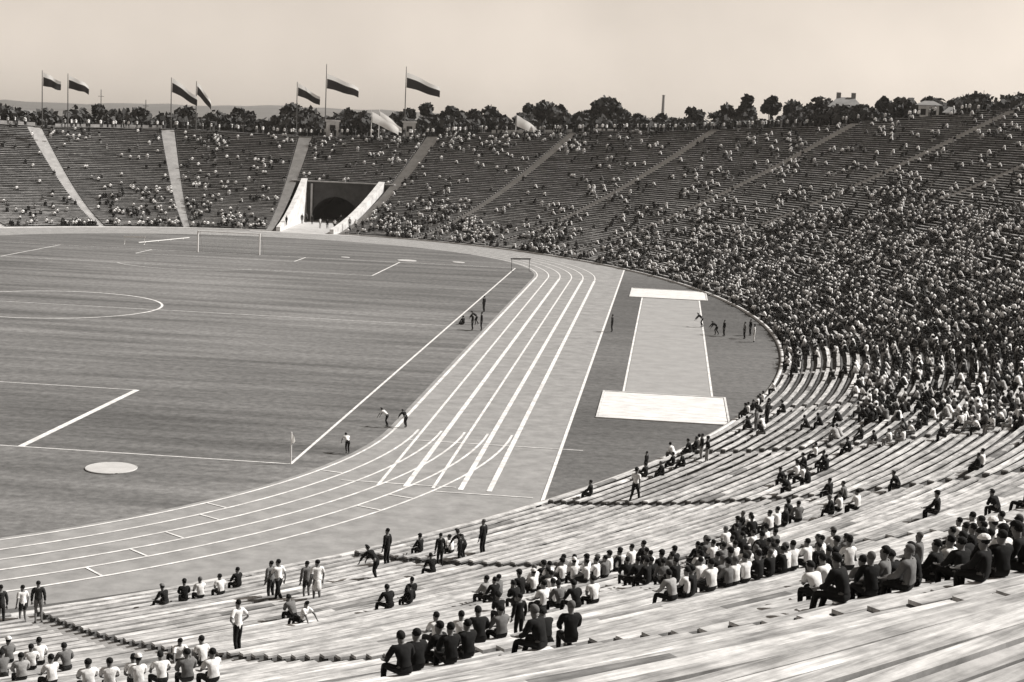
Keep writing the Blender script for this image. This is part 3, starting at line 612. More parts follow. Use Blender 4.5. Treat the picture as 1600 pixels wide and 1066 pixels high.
def body_template(name, P, sleeve='long', skirt=False):
    """P: joint dict in metres at full adult size. builds body, shirt, trousers, hair, shoes meshes"""
    J = []; E_ = []; idx = {}
    def add(k, p, r, r2=None, par=None):
        idx[k] = len(J); J.append((p[0], p[1], p[2], r, r2 or r)); 
        if par: E_.append((idx[par], idx[k]))
    pe, ch, nk, hd = P['pelvis'], P['chest'], P['neck'], P['head']
    add('pelvis', pe, .125, .10); add('spine', pe.lerp(ch, .5), .115, .09, 'pelvis'); add('chest', ch, .135, .10, 'spine'); add('neckb', ch.lerp(nk, .75), .06, .055, 'chest')
    add('neck', nk, .058, .058, 'neckb'); up = (hd - nk).normalized(); add('jaw', nk + up * .07 + P['face'] * .015, .066, .075, 'neck'); add('head', hd, .088, .1, 'jaw'); add('crown', hd + up * .075, .066, .076, 'head')
    add('nose', hd + P['face'] * .095 - up * .02, .014, .014, 'head'); add('chin', nk + up * .06 + P['face'] * .075, .025, .02, 'jaw')
    side = P['side']
    for sg, n in ((-1, 'l'), (1, 'r')):
        add('ear' + n, hd + side * sg * .085 - up * .015, .016, .016, 'head')
        sh, el, wr, pa = P['sh' + n], P['el' + n], P['wr' + n], P['pa' + n]
        add('sh' + n, sh, .064, .06, 'chest'); add('el' + n, el, .042, .042, 'sh' + n); add('wr' + n, wr, .028, .024, 'el' + n); add('pa' + n, pa, .036, .02, 'wr' + n)
        hdn = (pa - wr).normalized(); ax = hdn.cross(side * sg).normalized(); ac = hdn.cross(ax).normalized(); inw = -ac * 1
        for q in range(4):
            off = ac * (q - 1.5) * .021; L = (.075, .085, .08, .062)[q]
            add('f%s%d' % (n, q), pa + hdn * .05 + off, .0095, .0095, 'pa' + n); add('g%s%d' % (n, q), pa + hdn * (.05 + L * .55) + off + ax * .012, .0085, .0085, 'f%s%d' % (n, q))
            add('h%s%d' % (n, q), pa + hdn * (.05 + L * .8) + off + ax * .034, .007, .007, 'g%s%d' % (n, q))
        add('t%s' % n, pa + inw * -.045 + hdn * .005, .012, .012, 'pa' + n); add('u%s' % n, pa + inw * -.06 + hdn * .05, .009, .009, 't' + n)
        hp, kn, an, to = P['hp' + n], P['kn' + n], P['an' + n], P['to' + n]
        add('hp' + n, hp, .085, .085, 'pelvis'); add('kn' + n, kn, .056, .056, 'hp' + n); add('ca' + n, kn.lerp(an, .35), .052, .052, 'kn' + n); add('an' + n, an, .034, .034, 'ca' + n); add('to' + n, to, .03, .024, 'an' + n)
    body = skin_mesh(name + '_body', J, E_, SKIN)
    g = lambda p, r, r2=None: (p[0], p[1], p[2], r, r2 or r)
    out_ = {'body': body}
    # clothes are cut from the body surface and stand off it, so they follow every pose
    names = list(idx); JP = np.array([j[:3] for j in J]) * S; nv = len(body.vertices); co = np.empty(nv * 3); body.vertices.foreach_get('co', co); co = co.reshape(-1, 3)
    nr_ = np.array([v.normal[:] for v in body.vertices]); bd = np.full(nv, 9.); bi = np.zeros(nv, int); bt_ = np.zeros(nv)
    for e_i, (i0, i1) in enumerate(E_):
        p0, p1 = JP[i0], JP[i1]; dd_ = p1 - p0; t_ = np.clip(((co - p0) @ dd_) / (dd_ @ dd_ + 1e-9), 0, 1); dist = np.linalg.norm(co - (p0 + t_[:, None] * dd_), axis=1) / ((J[i0][3] * (1 - t_) + J[i1][3] * t_) * S)
        m_ = dist < bd; bd[m_] = dist[m_]; bi[m_] = e_i; bt_[m_] = t_[m_]
    en = [(names[i0], names[i1]) for i0, i1 in E_]
    def region(test): return np.array([test(en[bi[v]][0], en[bi[v]][1], bt_[v]) for v in range(nv)])
    def cut(nm, mask, off_, m):
        fc = [p.vertices[:] for p in body.polygons if all(mask[v] for v in p.vertices)]; us = sorted({v for f_ in fc for v in f_}); mp_ = {v: i for i, v in enumerate(us)}
        fold = 1 + .35 * np.sin(co[us, 2] * 55 + co[us, 0] * 30) * np.sin(co[us, 0] * 41 + 1)
        P_ = co[us] + nr_[us] * (off_ * fold)[:, None]; me_ = bpy.data.meshes.new(name + nm); me_.from_pydata(P_.tolist(), [], [tuple(mp_[v] for v in f_) for f_ in fc]); me_.materials.append(m)
        me_.polygons.foreach_set('use_smooth', [True] * len(me_.polygons)); me_.update(); return me_
    tor = lambda a, b_, t: (a, b_) in (('pelvis', 'spine'), ('spine', 'chest'), ('chest', 'neckb')) or b_[:2] == 'sh'
    out_['shirt_long'] = cut('_shirt', region(lambda a, b_, t: tor(a, b_, t) or b_[:2] in ('el',) or (b_[:2] == 'wr' and t < .93) or (b_[:2] == 'hp' and t < .5)), .017, CL['w'])
    out_['shirt_short'] = cut('_shirt', region(lambda a, b_, t: tor(a, b_, t) or (b_[:2] == 'el' and t < .72)), .013, CL['w'])
    leg_ = lambda a, b_, t: b_[:2] == 'hp' or (a, b_) == ('pelvis', 'spine') and t < .45
    out_['trousers_long'] = cut('_trousers', region(lambda a, b_, t: leg_(a, b_, t) or b_[:2] in ('kn', 'ca') or (b_[:2] == 'an' and t < .93)), .009, CL['d'])
    out_['trousers_short'] = cut('_trousers', region(lambda a, b_, t: leg_(a, b_, t) or (b_[:2] == 'kn' and t < .7)), .010, CL['d'])
    Js = [g(pe + V3(0, 0, .06), .13, .105), g(pe, .155, .13)]; kn = (P['knl'] + P['knr']) / 2; hp = (P['hpl'] + P['hpr']) / 2; Js += [g(hp.lerp(kn, .5), .19, .16), g(kn + (kn - hp) * .02 - V3(0, 0, .02), .21, .17)]
    out_['skirt'] = skin_mesh(name + '_skirt', Js, [(0, 1), (1, 2), (2, 3)], CL['d'])
    # hair: a cap over the top and the back of the skull
    bm = bmesh.new(); bmesh.ops.create_icosphere(bm, subdivisions=3, radius=1); f = P['face']; cc = hd + up * .03
    kill = [v for v in bm.verts if Vector(v.co).dot(f) > .35 and Vector(v.co).dot(up) < .35 or Vector(v.co).dot(up) < -.62]; bmesh.ops.delete(bm, geom=kill, context='VERTS')
    for v in bm.verts:
        a, b2, c2 = v.co.dot(side), v.co.dot(f), v.co.dot(up); v.co = (cc + side * a * .088 + f * b2 * .102 - f * .010 + up * c2 * .096) * S
    hm = bpy.data.meshes.new(name + '_hair'); bm.to_mesh(hm); bm.free(); hm.materials.append(HAIRD); hm.polygons.foreach_set('use_smooth', [True] * len(hm.polygons)); out_['hair'] = hm
    bm = bmesh.new(); bmesh.ops.create_icosphere(bm, subdivisions=2, radius=1); cc = hd + up * .075
    for v in bm.verts:
        a, b2, c2 = v.co.dot(side), v.co.dot(f), v.co.dot(up); br = 1.08 if abs(c2) < .3 else 1
        v.co = (cc + side * a * .1 * br + f * b2 * .115 * br + up * max(c2, -.12) * .095) * S
    hm = bpy.data.meshes.new(name + '_hat'); bm.to_mesh(hm); bm.free(); hm.materials.append(CL['w']); out_['hat'] = hm
    out_['features'] = []
    for nm, c_, d_ in (('eye', hd + side * .034 + P['face'] * .072 + up * .012, (.026, .014, .014)), ('eye', hd - side * .034 + P['face'] * .072 + up * .012, (.026, .014, .014)), ('mouth', hd + P['face'] * .07 - up * .05, (.045, .012, .01))):
        bm = bmesh.new(); bmesh.ops.create_icosphere(bm, subdivisions=1, radius=.5, matrix=Matrix.Translation(c_) @ P['face'].to_track_quat('Y', 'Z').to_matrix().to_4x4() @ Matrix.Diagonal((*d_, 1)))
        for v in bm.verts: v.co *= S
        em = bpy.data.meshes.new(name + '_' + nm); bm.to_mesh(em); bm.free(); em.materials.append(HAIRD); out_['features'].append((nm, em))
    sj = []; se = []
    for n in 'lr': k = len(sj); an, to = P['an' + n], P['to' + n]; sj += [g(an - (to - an) * .18 - V3(0, 0, .035), .042), g(an.lerp(to, .5) - V3(0, 0, .02), .043), g(to, .038)]; se += [(k, k + 1), (k + 1, k + 2)]
    out_['shoe'] = [skin_mesh(name + '_shoe', sj[:3], se[:2], SHOE), skin_mesh(name + '_shoe', sj[3:], [(0, 1), (1, 2)], SHOE)]
    return out_
def pose(sit=False, lean=0, hands='knee', legs=0, twist=0, kneel=False, turn=0):
    """returns joint dict. forward = +y. sit: origin is the top of the seat; else origin at the feet"""
    P = {}; X = V3(1, 0, 0)
    if sit:
        pe = V3(0, 0, .1); d = V3(0, sin(lean), cos(lean)); ch = pe + d * .36; nk = pe + d * .50; u = V3(0, sin(lean * .35), cos(lean * .35)); hd = nk + u * .135
        for n, sg in (('l', -1), ('r', 1)):
            P['hp' + n] = V3(sg * .09, .03, .09); P['kn' + n] = V3(sg * (.12 + legs), .44, .1); P['an' + n] = V3(sg * (.12 + legs * .6), .42 + (.12 if legs else 0), -.35); P['to' + n] = P['an' + n] + V3(sg * .02, .15, -.05)
    else:
        pe = V3(0, 0, .94); d = V3(0, sin(lean), cos(lean)); ch = pe + d * .38; nk = pe + d * .53; u = V3(0, sin(lean * .5), cos(lean * .5)); hd = nk + u * .135
        for n, sg in (('l', -1), ('r', 1)):
            st = sg * legs
            P['hp' + n] = V3(sg * .09, 0, .88); P['kn' + n] = V3(sg * .1, st * .45 + .04 + lean * .1, .5); P['an' + n] = V3(sg * .11, st * .95 - .03, .09 + (.07 if st < 0 else 0)); P['to' + n] = P['an' + n] + V3(sg * .03, .14, -.05 if st >= 0 else -.08)
    sd_ = V3(cos(turn), sin(turn), 0); fc = V3(-sin(turn), cos(turn), -.1).normalized()
    P.update(pelvis=pe, chest=ch, neck=nk, head=hd, face=fc, side=sd_)
    for n, sg in (('l', -1), ('r', 1)):
        sh = ch + d * .09 + X * sg * .175; P['sh' + n] = sh
        if hands == 'knee': wr = P['kn' + n] + V3(-sg * .02, -.06, .1); el = sh.lerp(wr, .5) + V3(sg * .08, -.05, -.05); pa = wr + V3(0, .08, -.02)
        elif hands == 'lap': wr = V3(sg * .07, .22, .2) if sit else pe + V3(sg * .1, .16, .05); el = sh.lerp(wr, .5) + V3(sg * .12, -.05, -.08); pa = wr + V3(-sg * .06, .05, -.02)
        elif hands == 'chin': wr = V3(sg * .07, .34, .38); el = P['kn' + n] + V3(0, -.05, .1); pa = wr + V3(-sg * .01, .0, .08)
        elif hands == 'hips': el = sh + V3(sg * .2, -.08, -.24); wr = pe + V3(sg * .17, .02, .1); pa = wr + V3(-sg * .04, .05, -.04)
        elif hands == 'back': el = sh + V3(sg * .1, -.22, -.22); wr = el + V3(sg * .03, -.1, -.2); pa = wr + V3(0, -.05, -.05)
        elif hands == 'walk': el = sh + V3(sg * .06, -sg * .12, -.26); wr = el + V3(0, -sg * .1 + .1, -.22); pa = wr + V3(0, .03, -.08)
        elif hands == 'shade': 
            if sg > 0: el = sh + V3(.22, .14, .02); wr = hd + V3(.13, .1, .04); pa = wr + V3(-.07, .02, .02)
            else: el = sh + V3(-.06, -.03, -.28); wr = el + V3(-.01, .08, -.24); pa = wr + V3(0, .02, -.08)
        elif hands == 'reach': el = sh + V3(sg * .05, .18, -.2); wr = el + V3(0, .14, -.2); pa = wr + V3(0, .04, -.08)
        else: el = sh + V3(sg * .06, -.02, -.28); wr = el + V3(sg * .01, .07, -.24); pa = wr + V3(0, .02, -.08)
        P['el' + n], P['wr' + n], P['pa' + n] = el, wr, pa
    return P
POSES = dict(sit=pose(True, .12, 'knee'), sitlean=pose(True, .62, 'chin'), sitlap=pose(True, .3, 'lap', turn=.4), sitwide=pose(True, .4, 'knee', .1, turn=-.35), sitback=pose(True, -.3, 'back', .05),
             stand=pose(False, .03, 'down'), hips=pose(False, .02, 'hips', .06), walk=pose(False, .1, 'walk', .3), bend=pose(False, 1.0, 'reach', .12), shade=pose(False, 0, 'shade', .05), run=pose(False, .5, 'walk', .45))
TPL = {k: body_template(k, P) for k, P in POSES.items()}
TONE = {'w': 'white', 'c': 'cream', 'l': 'pale', 'g': 'grey', 'd': 'dark', 'k': 'black'}
VERB = dict(sit='sitting', sitlean='hunched', sitlap='turned', sitwide='sitting knees apart', sitback='leaning back', stand='standing', hips='hands on hips', walk='striding', bend='bending over', shade='shading eyes', run='running bent')
def person(pos, rz, ps, top='w', bot='d', hair='d', sleeve=None, low='long', label='', group=None, sc=1.0):
    T_ = TPL[ps]; o = link('person', T_['body'], None, pos); o.rotation_euler = (0, 0, rz); o.scale = (sc * rnd.uniform(.9, 1.12), sc * rnd.uniform(.95, 1.08), sc * rnd.uniform(.97, 1.05)); tag(o, label, 'person', group)
    def part(n, me, m):
        c = link(n, me, o); c.material_slots[0].link = 'OBJECT'; c.material_slots[0].material = m
    sl = sleeve or ('short' if top in 'wc' else 'long')
    part('shirt' if top in 'wcl' else 'jacket', T_['shirt_' + sl], CL[top])
    if low == 'skirt': part('skirt', T_['skirt'], CL[bot])
    else: part('trousers' if low == 'long' else 'shorts', T_['trousers_' + low], CL[bot])
    if hair in 'wcg': part('hat', T_['hat'], CL[{'w': 'w', 'c': 'k', 'g': 'g'}[hair]])
    part('hair', T_['hair'], HAIRL if hair == 'l' else HAIRD)
    if hypot(pos[0] - CAM[0], pos[1] - CAM[1]) < 48:
        for nm, em in T_['features']: part(nm, em, HAIRD)
    for m in T_['shoe']: part('shoe', m, SHOE)
    return o
def inward(t): nx, ny = cos(t) / EA, sin(t) / EB; return math.atan2(-ny, -nx) - pi / 2      # rz that makes +y look at the pitch
BENCH = .28
placed = []
def free_spot(x, y, d=.36): return all((x - a) ** 2 + (y - b_) ** 2 > d * d for a, b_ in placed)
def seat(px, ps, r2):
    h = at_stand(px, BENCH)
    if h is None: return None
    q, t, s = h; i = max(0, round((s - .42) / PITCH_ROW)); s1 = i * PITCH_ROW + .46
    if s < .2: i = 0; s1 = .46
    for k in range(7):                     # nudge along the row until nobody is there
        tt = t + (0, 1, -1, 2, -2, 3, -3)[k] * .2 / speed(t); x, y = pt(tt, s1)
        if free_spot(x, y): break
    placed.append((x, y)); return (x, y, zt_(i * PITCH_ROW, tt) + BENCH), tt
def zt_(s, t): return float(zs(s, t))
def foot(px):
    h = at_stand(px, 0)
    if h is None or h[2] < -.4: q = at_z(px, 0); return (q[0], q[1], .02), near(q[0], q[1])[0]
    q, t, s = h; i = max(0, int(s / PITCH_ROW)); s1 = i * PITCH_ROW + .2; x, y = pt(t, s1); placed.append((x, y)); return (x, y, zt_(i * PITCH_ROW, t)), t

CLUSTERS = [
('at the arena edge in the bottom left corner', '3 982 stand dd 1.12;38 977 stand wd short;63 975 stand dg short'),
('in the bottom left corner crowd', '8 1052 sitlean gd;27 1056 sit ld;47 1040 sit wd;69 1034 sitlap wd;98 1040 sitwide gd;80 1062 sit wd;12 1030 sit gd;145 1070 sit wd;163 1068 sit wd;183 1066 sitlap wd;212 1064 sit wd;240 1062 sitwide wd'),
('on the arena edge at lower left', '260 941 sitwide kd;285 936 sit kd;307 930 sit wd;338 925 sitlap wd;379 917 sit kk'),
('beside the dark stepped aisle at lower left', '275 1026 sitback wk;303 1056 sit gd;327 1056 sit wd;320 1032 sitlap wk'),
('alone on the lowest left aisle', '377 1025 hips wk'),
('in the small group on the left benches', '446 946 walk wk;432 941 stand gd;456 960 sitlean gk;470 968 sitback wk;491 943 stand ww skirt;479 941 stand gd short'),
('near the middle of the left benches', '600 911 bend kk;613 890 stand kk;611 944 sitwide kk;632 938 sit kd .85;650 932 sit kk'),
('in the knot below the track bend', '657 861 sit kk;680 893 sitwide kk;706 862 sitlap wk;690 888 stand kk .9;722 879 bend kk;716 880 stand kk .8;750 871 stand kk'),
('in the dark group at lower centre', '645 1038 sitwide kk 1.05;663 1032 sit kk 1.1;681 1028 sit kk 1.1;682 996 sit wd;700 1022 sit kk 1.05;716 1018 sit kk 1.1;718 996 sit wd;742 994 sitwide kk 1.15;752 992 sit gk;786 959 sitlean kd;812 1000 stand kk .72;832 1001 sitwide kk 1.15;846 999 sit kk 1.1;858 990 sitlean kk'),
('at the left end of the long crowd', '767 933 sit kk 1.1;750 932 sit ld;788 926 sit gd;804 924 sitlap kd;826 914 sit wd;817 922 sit wk;839 905 sit kd 1.05;846 908 sit wd;865 918 sitlap kd;878 905 sit wd;890 905 sit wk;872 898 sit gd;898 904 sit wk;888 896 sit wd;912 902 sit kk;920 904 sit wd;930 902 sit wd;946 893 sit wk;940 897 sit gk;845 944 sit wd;822 938 sitlean kd;860 942 sitwide wk;872 943 sitwide gk;893 942 sitwide kk 1.05;905 938 sitlap wk;852 924 sit wd'),
('in the middle of the long crowd', '958 886 sit kk;968 884 sit wk;984 883 sit kk;996 880 sit wd;1006 890 sit wk;976 904 sitwide kk 1.1;992 905 sit kk 1.1;1006 906 sit kk 1.05;1019 906 sit gk;1012 885 sit kd;1034 902 sitlean kk;1024 896 sit kk;1040 890 sit kk;1054 885 sit kk;1060 895 sitlap gk;1046 905 sit kk;1062 928 sitwide lk 1.1;1078 924 sit kd;1090 922 sit wd 1.05;1080 896 sit gk;1092 890 sit wk;1103 884 sit kk;1074 876 sit kk;1094 872 sit gd;1086 905 sit wd'),
('in the right half of the long crowd', '1104 917 sit gk;1116 914 sit wk;1130 910 sit wk 1.05;1146 904 sit kk 1.05;1156 902 sit kk;1170 898 sit wk 1.1;1183 894 sit ld;1200 891 sit kk 1.05;1217 890 sit wk 1.05;1235 884 sit wk;1248 880 sit wd;1265 876 sit wk;1278 882 sitlap kk;1108 866 sit kd;1120 874 sit wk;1132 880 sit gk;1142 866 sit wk;1155 874 sit wd;1126 852 sitlap wd;1148 848 sit kk;1165 862 sit kk;1172 858 sit wd;1182 852 sit wk;1150 834 sit kk;1162 828 sit wk;1172 824 sit kk;1182 832 sitlap kk;1194 826 sit wd 1.1;1213 823 sit wk 1.1;1222 820 sit kk;1232 812 sit gk;1240 807 sitwide kk 1.1;1204 862 sit kk;1220 857 sit gd;1194 872 sit kk;1210 874 sit kd;1134 894 sit kk;1186 876 sit gk;1124 898 sit kk;1206 880 sit wk;1178 884 sit kk;1160 890 sit wk;1138 904 sit gk'),
('in the group right of the long crowd', '1268 922 sitlean wk 1.15;1286 914 sitwide wk 1.1;1297 876 sit kk;1312 890 sitlean kk;1284 862 sit wk;1300 862 sitlap kk;1330 880 sit wd 1.1;1322 918 sit gk 1.1;1336 920 sit kk 1.15;1348 920 sitwide kk 1.15;1362 914 sit gk 1.15;1390 912 sit gk 1.15;1378 914 sitlean kk;1310 872 sitlean gk'),
('in the big group at the right foreground', '1424 902 sitwide kk 1.15;1436 898 sit kk 1.1;1452 894 sit wk 1.15;1441 872 sit gd;1466 868 sit wk;1478 892 sit kk 1.1;1492 888 sitwide kk 1.15;1494 846 sit wk 1.15;1487 864 sit gk;1505 880 sit wk;1518 884 sit kk 1.1;1510 862 sit kk;1522 862 sit kk;1534 878 sit wk 1.1;1526 838 sit wd 1.1;1540 842 sit wd 1.1;1552 844 sit ld 1.1;1560 858 sitlap wk 1.1;1548 872 sit kk;1546 888 sit kk 1.1;1562 886 sit kk 1.1;1576 880 sitwide kk 1.15;1590 878 sit kk 1.1;1584 850 sit gk;1599 868 sit wk;1598 842 sit kk;1572 852 sit kk'),
('above the big right foreground group', '1450 798 sit kk 1.05;1410 757 sitlean kk;1522 730 sit kk;1541 726 sit wk;1594 786 sitback kk;1576 790 sitlean kk'),
('in the loose group right of centre', '1305 797 sitwide kk;1318 793 sit wk;1306 770 sit kk;1332 792 sit wk;1324 776 sitlap gk;1240 744 sit wk;1252 748 sit wk;1262 752 sitlap kk;1220 752 sitlean kk;1268 728 sitwide kk;1284 732 sit kk;1294 724 sit kk;1275 712 sit wk;1232 764 sitlean kk'),
('on the curb before the near sand pit', '927 774 sit kd;1012 743 sit kd;1020 741 stand kd .8;1031 741 sitwide kk;1044 727 sit kk;1060 728 sitwide kk 1.1;1082 706 sitwide kk 1.1;1092 702 sit kk;1100 722 stand kl;1115 726 hips kl;1136 650 sit kk;1146 648 sit wk;1156 642 sit kk;1165 636 sit wk;1176 630 sit wk;1183 676 stand gg;1196 665 stand kk 1.1;1207 664 stand kk 1.1;1190 632 sit kk'),
('alone on the curb between sand pit and track', '1000 787 walk wk 1.1'),
('on the inner edge of the near track bend', '543 710 bend wk .85;605 668 bend wk .85;634 669 bend kk .85'),
('in the dark knot of people by the far touchline', '738 516 stand kk;752 517 stand kk;756 488 stand kk;724 507 sit kk;745 508 bend kk'),
('on the grass between track and jump runway', '956 519 stand kk 1.1'),
('right of the jump runway near the curb', '1097 512 bend kk;1120 524 bend kk;1131 526 stand kk;1172 525 stand kk;1178 535 stand ww;1163 530 stand gk'),
('beside the white wall of the tunnel mouth', '448 352 stand kk;472 350 stand kk;478 349 stand gk;488 350 stand kk;512 357 stand kd;524 357 stand wk;532 352 stand kk;546 356 stand lk;556 358 stand wk;568 358 stand kk;580 361 stand wk;500 357 stand wl')]
def ordinal(n): return '%d%s' % (n, 'th' if 10 <= n % 100 <= 20 else {1: 'st', 2: 'nd', 3: 'rd'}.get(n % 10, 'th'))
n_people = 0
LAND = []
for where, spec in CLUSTERS:
    ppl = []
    for e in spec.split(';'):
        f = e.split(); px = (float(f[0]), float(f[1])); ps = f[2]; cl = f[3]; sc = 1.0; low = 'long'
        for x in f[4:]:
            if x in ('short', 'skirt'): low = x
            else: sc = float(x)
        ppl.append((px, ps, cl, sc, low))
    ppl.sort(key=lambda p: p[0][0])
    desc = []
    for k, (px, ps, cl, sc, low) in enumerate(ppl):
        r = seat(px, ps, rnd) if ps.startswith('sit') and not ('touchline' in where) else foot(px)
        if r is None: continue
        pos, t = r
        if ps.startswith('sit') and 'touchline' in where: pos = (pos[0], pos[1], .02)
        rz = inward(t) + rnd.gauss(0, .22 if ps.startswith('sit') else .35)
        if ps in ('run',): rz = inward(t) + 1.2
        if ps == 'walk' and 'sand pit and track' in where: rz = inward(t) - 1.5
        if 'tunnel' in where: rz = pi + rnd.gauss(0, .5)
        hr = 'd' if rnd.random() < .78 else rnd.choice('llwcccg')
        wear = 'white dress' if low == 'skirt' and cl == 'ww' else TONE[cl[0]] + (' shirt' if cl[0] in 'wcl' else ' jacket')
        kids = {'short': ' and shorts', 'long': '', 'skirt': ''}[low]
        desc.append((wear + kids, VERB[ps], pos, rz, ps, cl, hr, low, sc))
    for k, (wear, verb, pos, rz, ps, cl, hr, low, sc) in enumerate(desc):
        same = [d for d in desc if d[0] == wear and d[1] == verb]
        if len(same) > 1:
            o_ = same.index(desc[k]) + 1; lab = '%s from left %s in %s %s' % (ordinal(o_), verb, wear, where)
        elif len(desc) > 1: lab = 'person %s in %s %s' % (verb, wear, where)
        else: lab = 'person %s in %s %s' % (verb, wear, where)
        
        
        for a_, b_ in ((' from left', ''), (' in front', ''), (' the near', ' near'), (' jacket', '')):
            if len(lab.split()) > 16: lab = lab.replace(a_, b_)
        person(pos, rz, ps, cl[0], cl[1], hr, None, low, lab, 'people ' + where, min(sc, 1.0) ** 1 * (1 + max(0, sc - 1) * .35) * rnd.uniform(.93, 1.02)); n_people += 1

# ------------------------------------------------------------------ the seated crowd
DT = """220: 0:.10 100:.25 200:.08 300:.3 400:.4 500:.45 560:.5 650:.5 750:.6 850:.5 950:.25 1050:.06 1150:.2 1250:.25 1350:.2 1450:.12 1550:.25
190: 1200:.1 1350:.15 1450:.25 1600:.3
260: 0:.03 100:.05 200:.05 300:.10 400:.13 500:.12 600:.13 700:.08 800:.07 900:.02 950:.15 1050:.03 1150:.3 1250:.35 1350:.25 1450:.22 1550:.08
300: 0:.02 150:.13 220:.33 300:.25 400:.18 600:.13 680:.35 750:.07 850:.04 930:.3 1000:.08 1100:.3 1200:.22 1300:.22 1400:.5 1500:.3 1600:.15
340: 0:.05 60:.2 150:.12 220:.4 300:.35 400:.28 600:.5 680:.5 800:.08 870:.3 950:.08 1050:.35 1150:.28 1250:.42 1350:.6 1450:.62 1550:.5
380: 700:.6 800:.5 900:.35 1000:.28 1100:.45 1200:.55 1300:.7 1400:.78 1500:.72 1600:.7
430: 1000:.5 1100:.7 1200:.8 1300:.78 1400:.72 1500:.8 1600:.82
480: 1150:.85 1250:.75 1350:.78 1450:.82 1600:.88
530: 1180:.75 1250:.7 1350:.78 1450:.82 1600:.88
570: 1200:.65 1230:.05 1280:.0 1325:.3 1400:.72 1500:.8 1600:.88
610: 1200:.5 1230:.0 1270:.0 1310:.0 1350:.25 1400:.6 1440:.3 1500:.45 1600:.8
650: 1180:.2 1250:.0 1320:.1 1380:.55 1440:.4 1500:.45 1560:.5 1600:.6
690: 1150:.0 1250:.0 1320:.12 1400:.4 1450:.02 1520:.0 1600:.05
725: 1100:.0 1220:.0 1300:.0 1350:.0 1450:0 1600:0
760: 600:0 1200:0 1600:0""".split('\n')
CP = np.array([(float(a.split(':')[0]), float(l.split(':')[0]), float(a.split(':')[1])) for l in DT for a in l.split(': ', 1)[1].split()])
def dens(x, y):
    d2 = ((CP[:, 0] - x) / 1.0) ** 2 + ((CP[:, 1] - y) * 2.0) ** 2; k = np.argpartition(d2, 4)[:4]; w_ = 1 / (d2[k] + 60); return float((w_ * CP[k, 2]).sum() / w_.sum())
def boxy(p0, p1, w0, d0, w1, d1, u=(1, 0, 0)):
    p0, p1, u = np.array(p0, float), np.array(p1, float), np.array(u, float); d = p1 - p0; v = np.cross(d, u); v /= np.linalg.norm(v)
    return [p + u * a * w_ / 2 + v * b_ * dd / 2 for p, w_, dd in ((p0, w0, d0), (p1, w1, d1)) for a, b_ in ((-1, -1), (1, -1), (1, 1), (-1, 1))]
BF = [(0, 1, 2, 3), (4, 7, 6, 5), (0, 4, 5, 1), (1, 5, 6, 2), (2, 6, 7, 3), (3, 7, 4, 0)]
def figure(lean, standing=False, turn=0):
    V = []; Q = []; MI = []                            # material slots: 0 top, 1 lower, 2 skin, 3 hair
    def add(vs_, fs, m):
        k = len(V); V.extend(vs_); Q.extend([tuple(k + i for i in f) for f in fs]); MI.extend([m] * len(fs))
    z = .94 if standing else .1; d = np.array([0, sin(lean), cos(lean)]); pe = np.array([0, 0, z]); ch = pe + d * .42; nk = pe + d * .54
    add(boxy(pe - d * .1, pe + d * .2, .30, .22, .33, .2), BF[1:], 0); add(boxy(pe + d * .2, ch, .33, .2, .40, .2), BF[2:], 0); add(boxy(ch, nk, .40, .2, .13, .12), BF[1:], 0)
    for s in (-1, 1):
        sh = ch + np.array([s * .2, 0, 0]); el = sh + (np.array([s * .04, .1, -.26]) if not standing else np.array([s * .04, 0, -.3])); wr = np.array([s * .12, .36, .17]) if not standing else el + np.array([0, .06, -.26])
        add(boxy(sh + d * .03, el, .1, .1, .08, .08), BF[1:], 0); add(boxy(el, wr, .07, .07, .05, .05), BF[1:], 0 if s > 0 else 2)
        if standing: add(boxy((s * .09, 0, .95), (s * .1, .02, .06), .16, .17, .1, .12), BF[2:], 1)
        else: add(boxy((s * .09, 0, .08), (s * .12, .46, .1), .16, .16, .13, .13), BF[1:], 1); add(boxy((s * .12, .43, .1), (s * .12, .42, -.4), .12, .12, .1, .1), BF[2:], 1)
    hc = nk + np.array([0, .02 + .05 * lean, .14]); k = len(V); ringz = ((-.1, .05, 2), (-.03, .085, 2), (.05, .09, 3), (.11, .05, 3))
    hv = []; 
    for zz_, r, m in ringz:
        for a in range(6): al = 2 * pi * a / 6; hv.append(hc + np.array([cos(al) * r, sin(al) * r * 1.15 - (.012 if m == 3 else 0), zz_]))
    fs = []; mi = []
    for i in range(3):
        for a in range(6): b_ = (a + 1) % 6; fs.append((i * 6 + a, i * 6 + b_, i * 6 + 6 + b_, i * 6 + 6 + a)); mi.append(3 if i == 2 or a >= 3 or (i == 1 and a != 1) else 2)
    fs += [(18, 19, 20, 21), (18, 21, 22, 23)]; mi += [3, 3]
    V.extend(hv); Q.extend([tuple(k + i for i in f) for f in fs]); MI.extend(mi)
    return np.array(V) * S, np.array(Q), np.array(MI)
FIG = [figure(.1), figure(.45), figure(.25), figure(.6)]; FST = figure(.03, True)
cmats = [CL[k] for k in 'wclgdk'] + [SKIN, HAIRD]
AV = []; AQ = []; AM = []; off = 0; cand = []; s_of = {}
noise_t = rng.uniform(0, 6.28, (6,)); 
def clump(t, s):
    """seats fill in patches: a smooth pseudo-noise in [0, 1]"""
    a = t * 60
    v = sin(a * 1.3 + s * .11 + noise_t[0]) + sin(a * .57 - s * .43 + noise_t[1]) + sin(a * 2.9 + s * .9 + noise_t[2]) * .8 + sin(a * .9 + s * 1.7 + noise_t[3]) * .7
    sec = int((degrees(t) + 180) / 3.3); row = int(s / 2.6); h1 = math.sin(sec * 12.9898 + row * 78.233) * 43758.5453; h1 -= math.floor(h1)
    return v / 3.5 * .75 + (h1 - .5) * .75
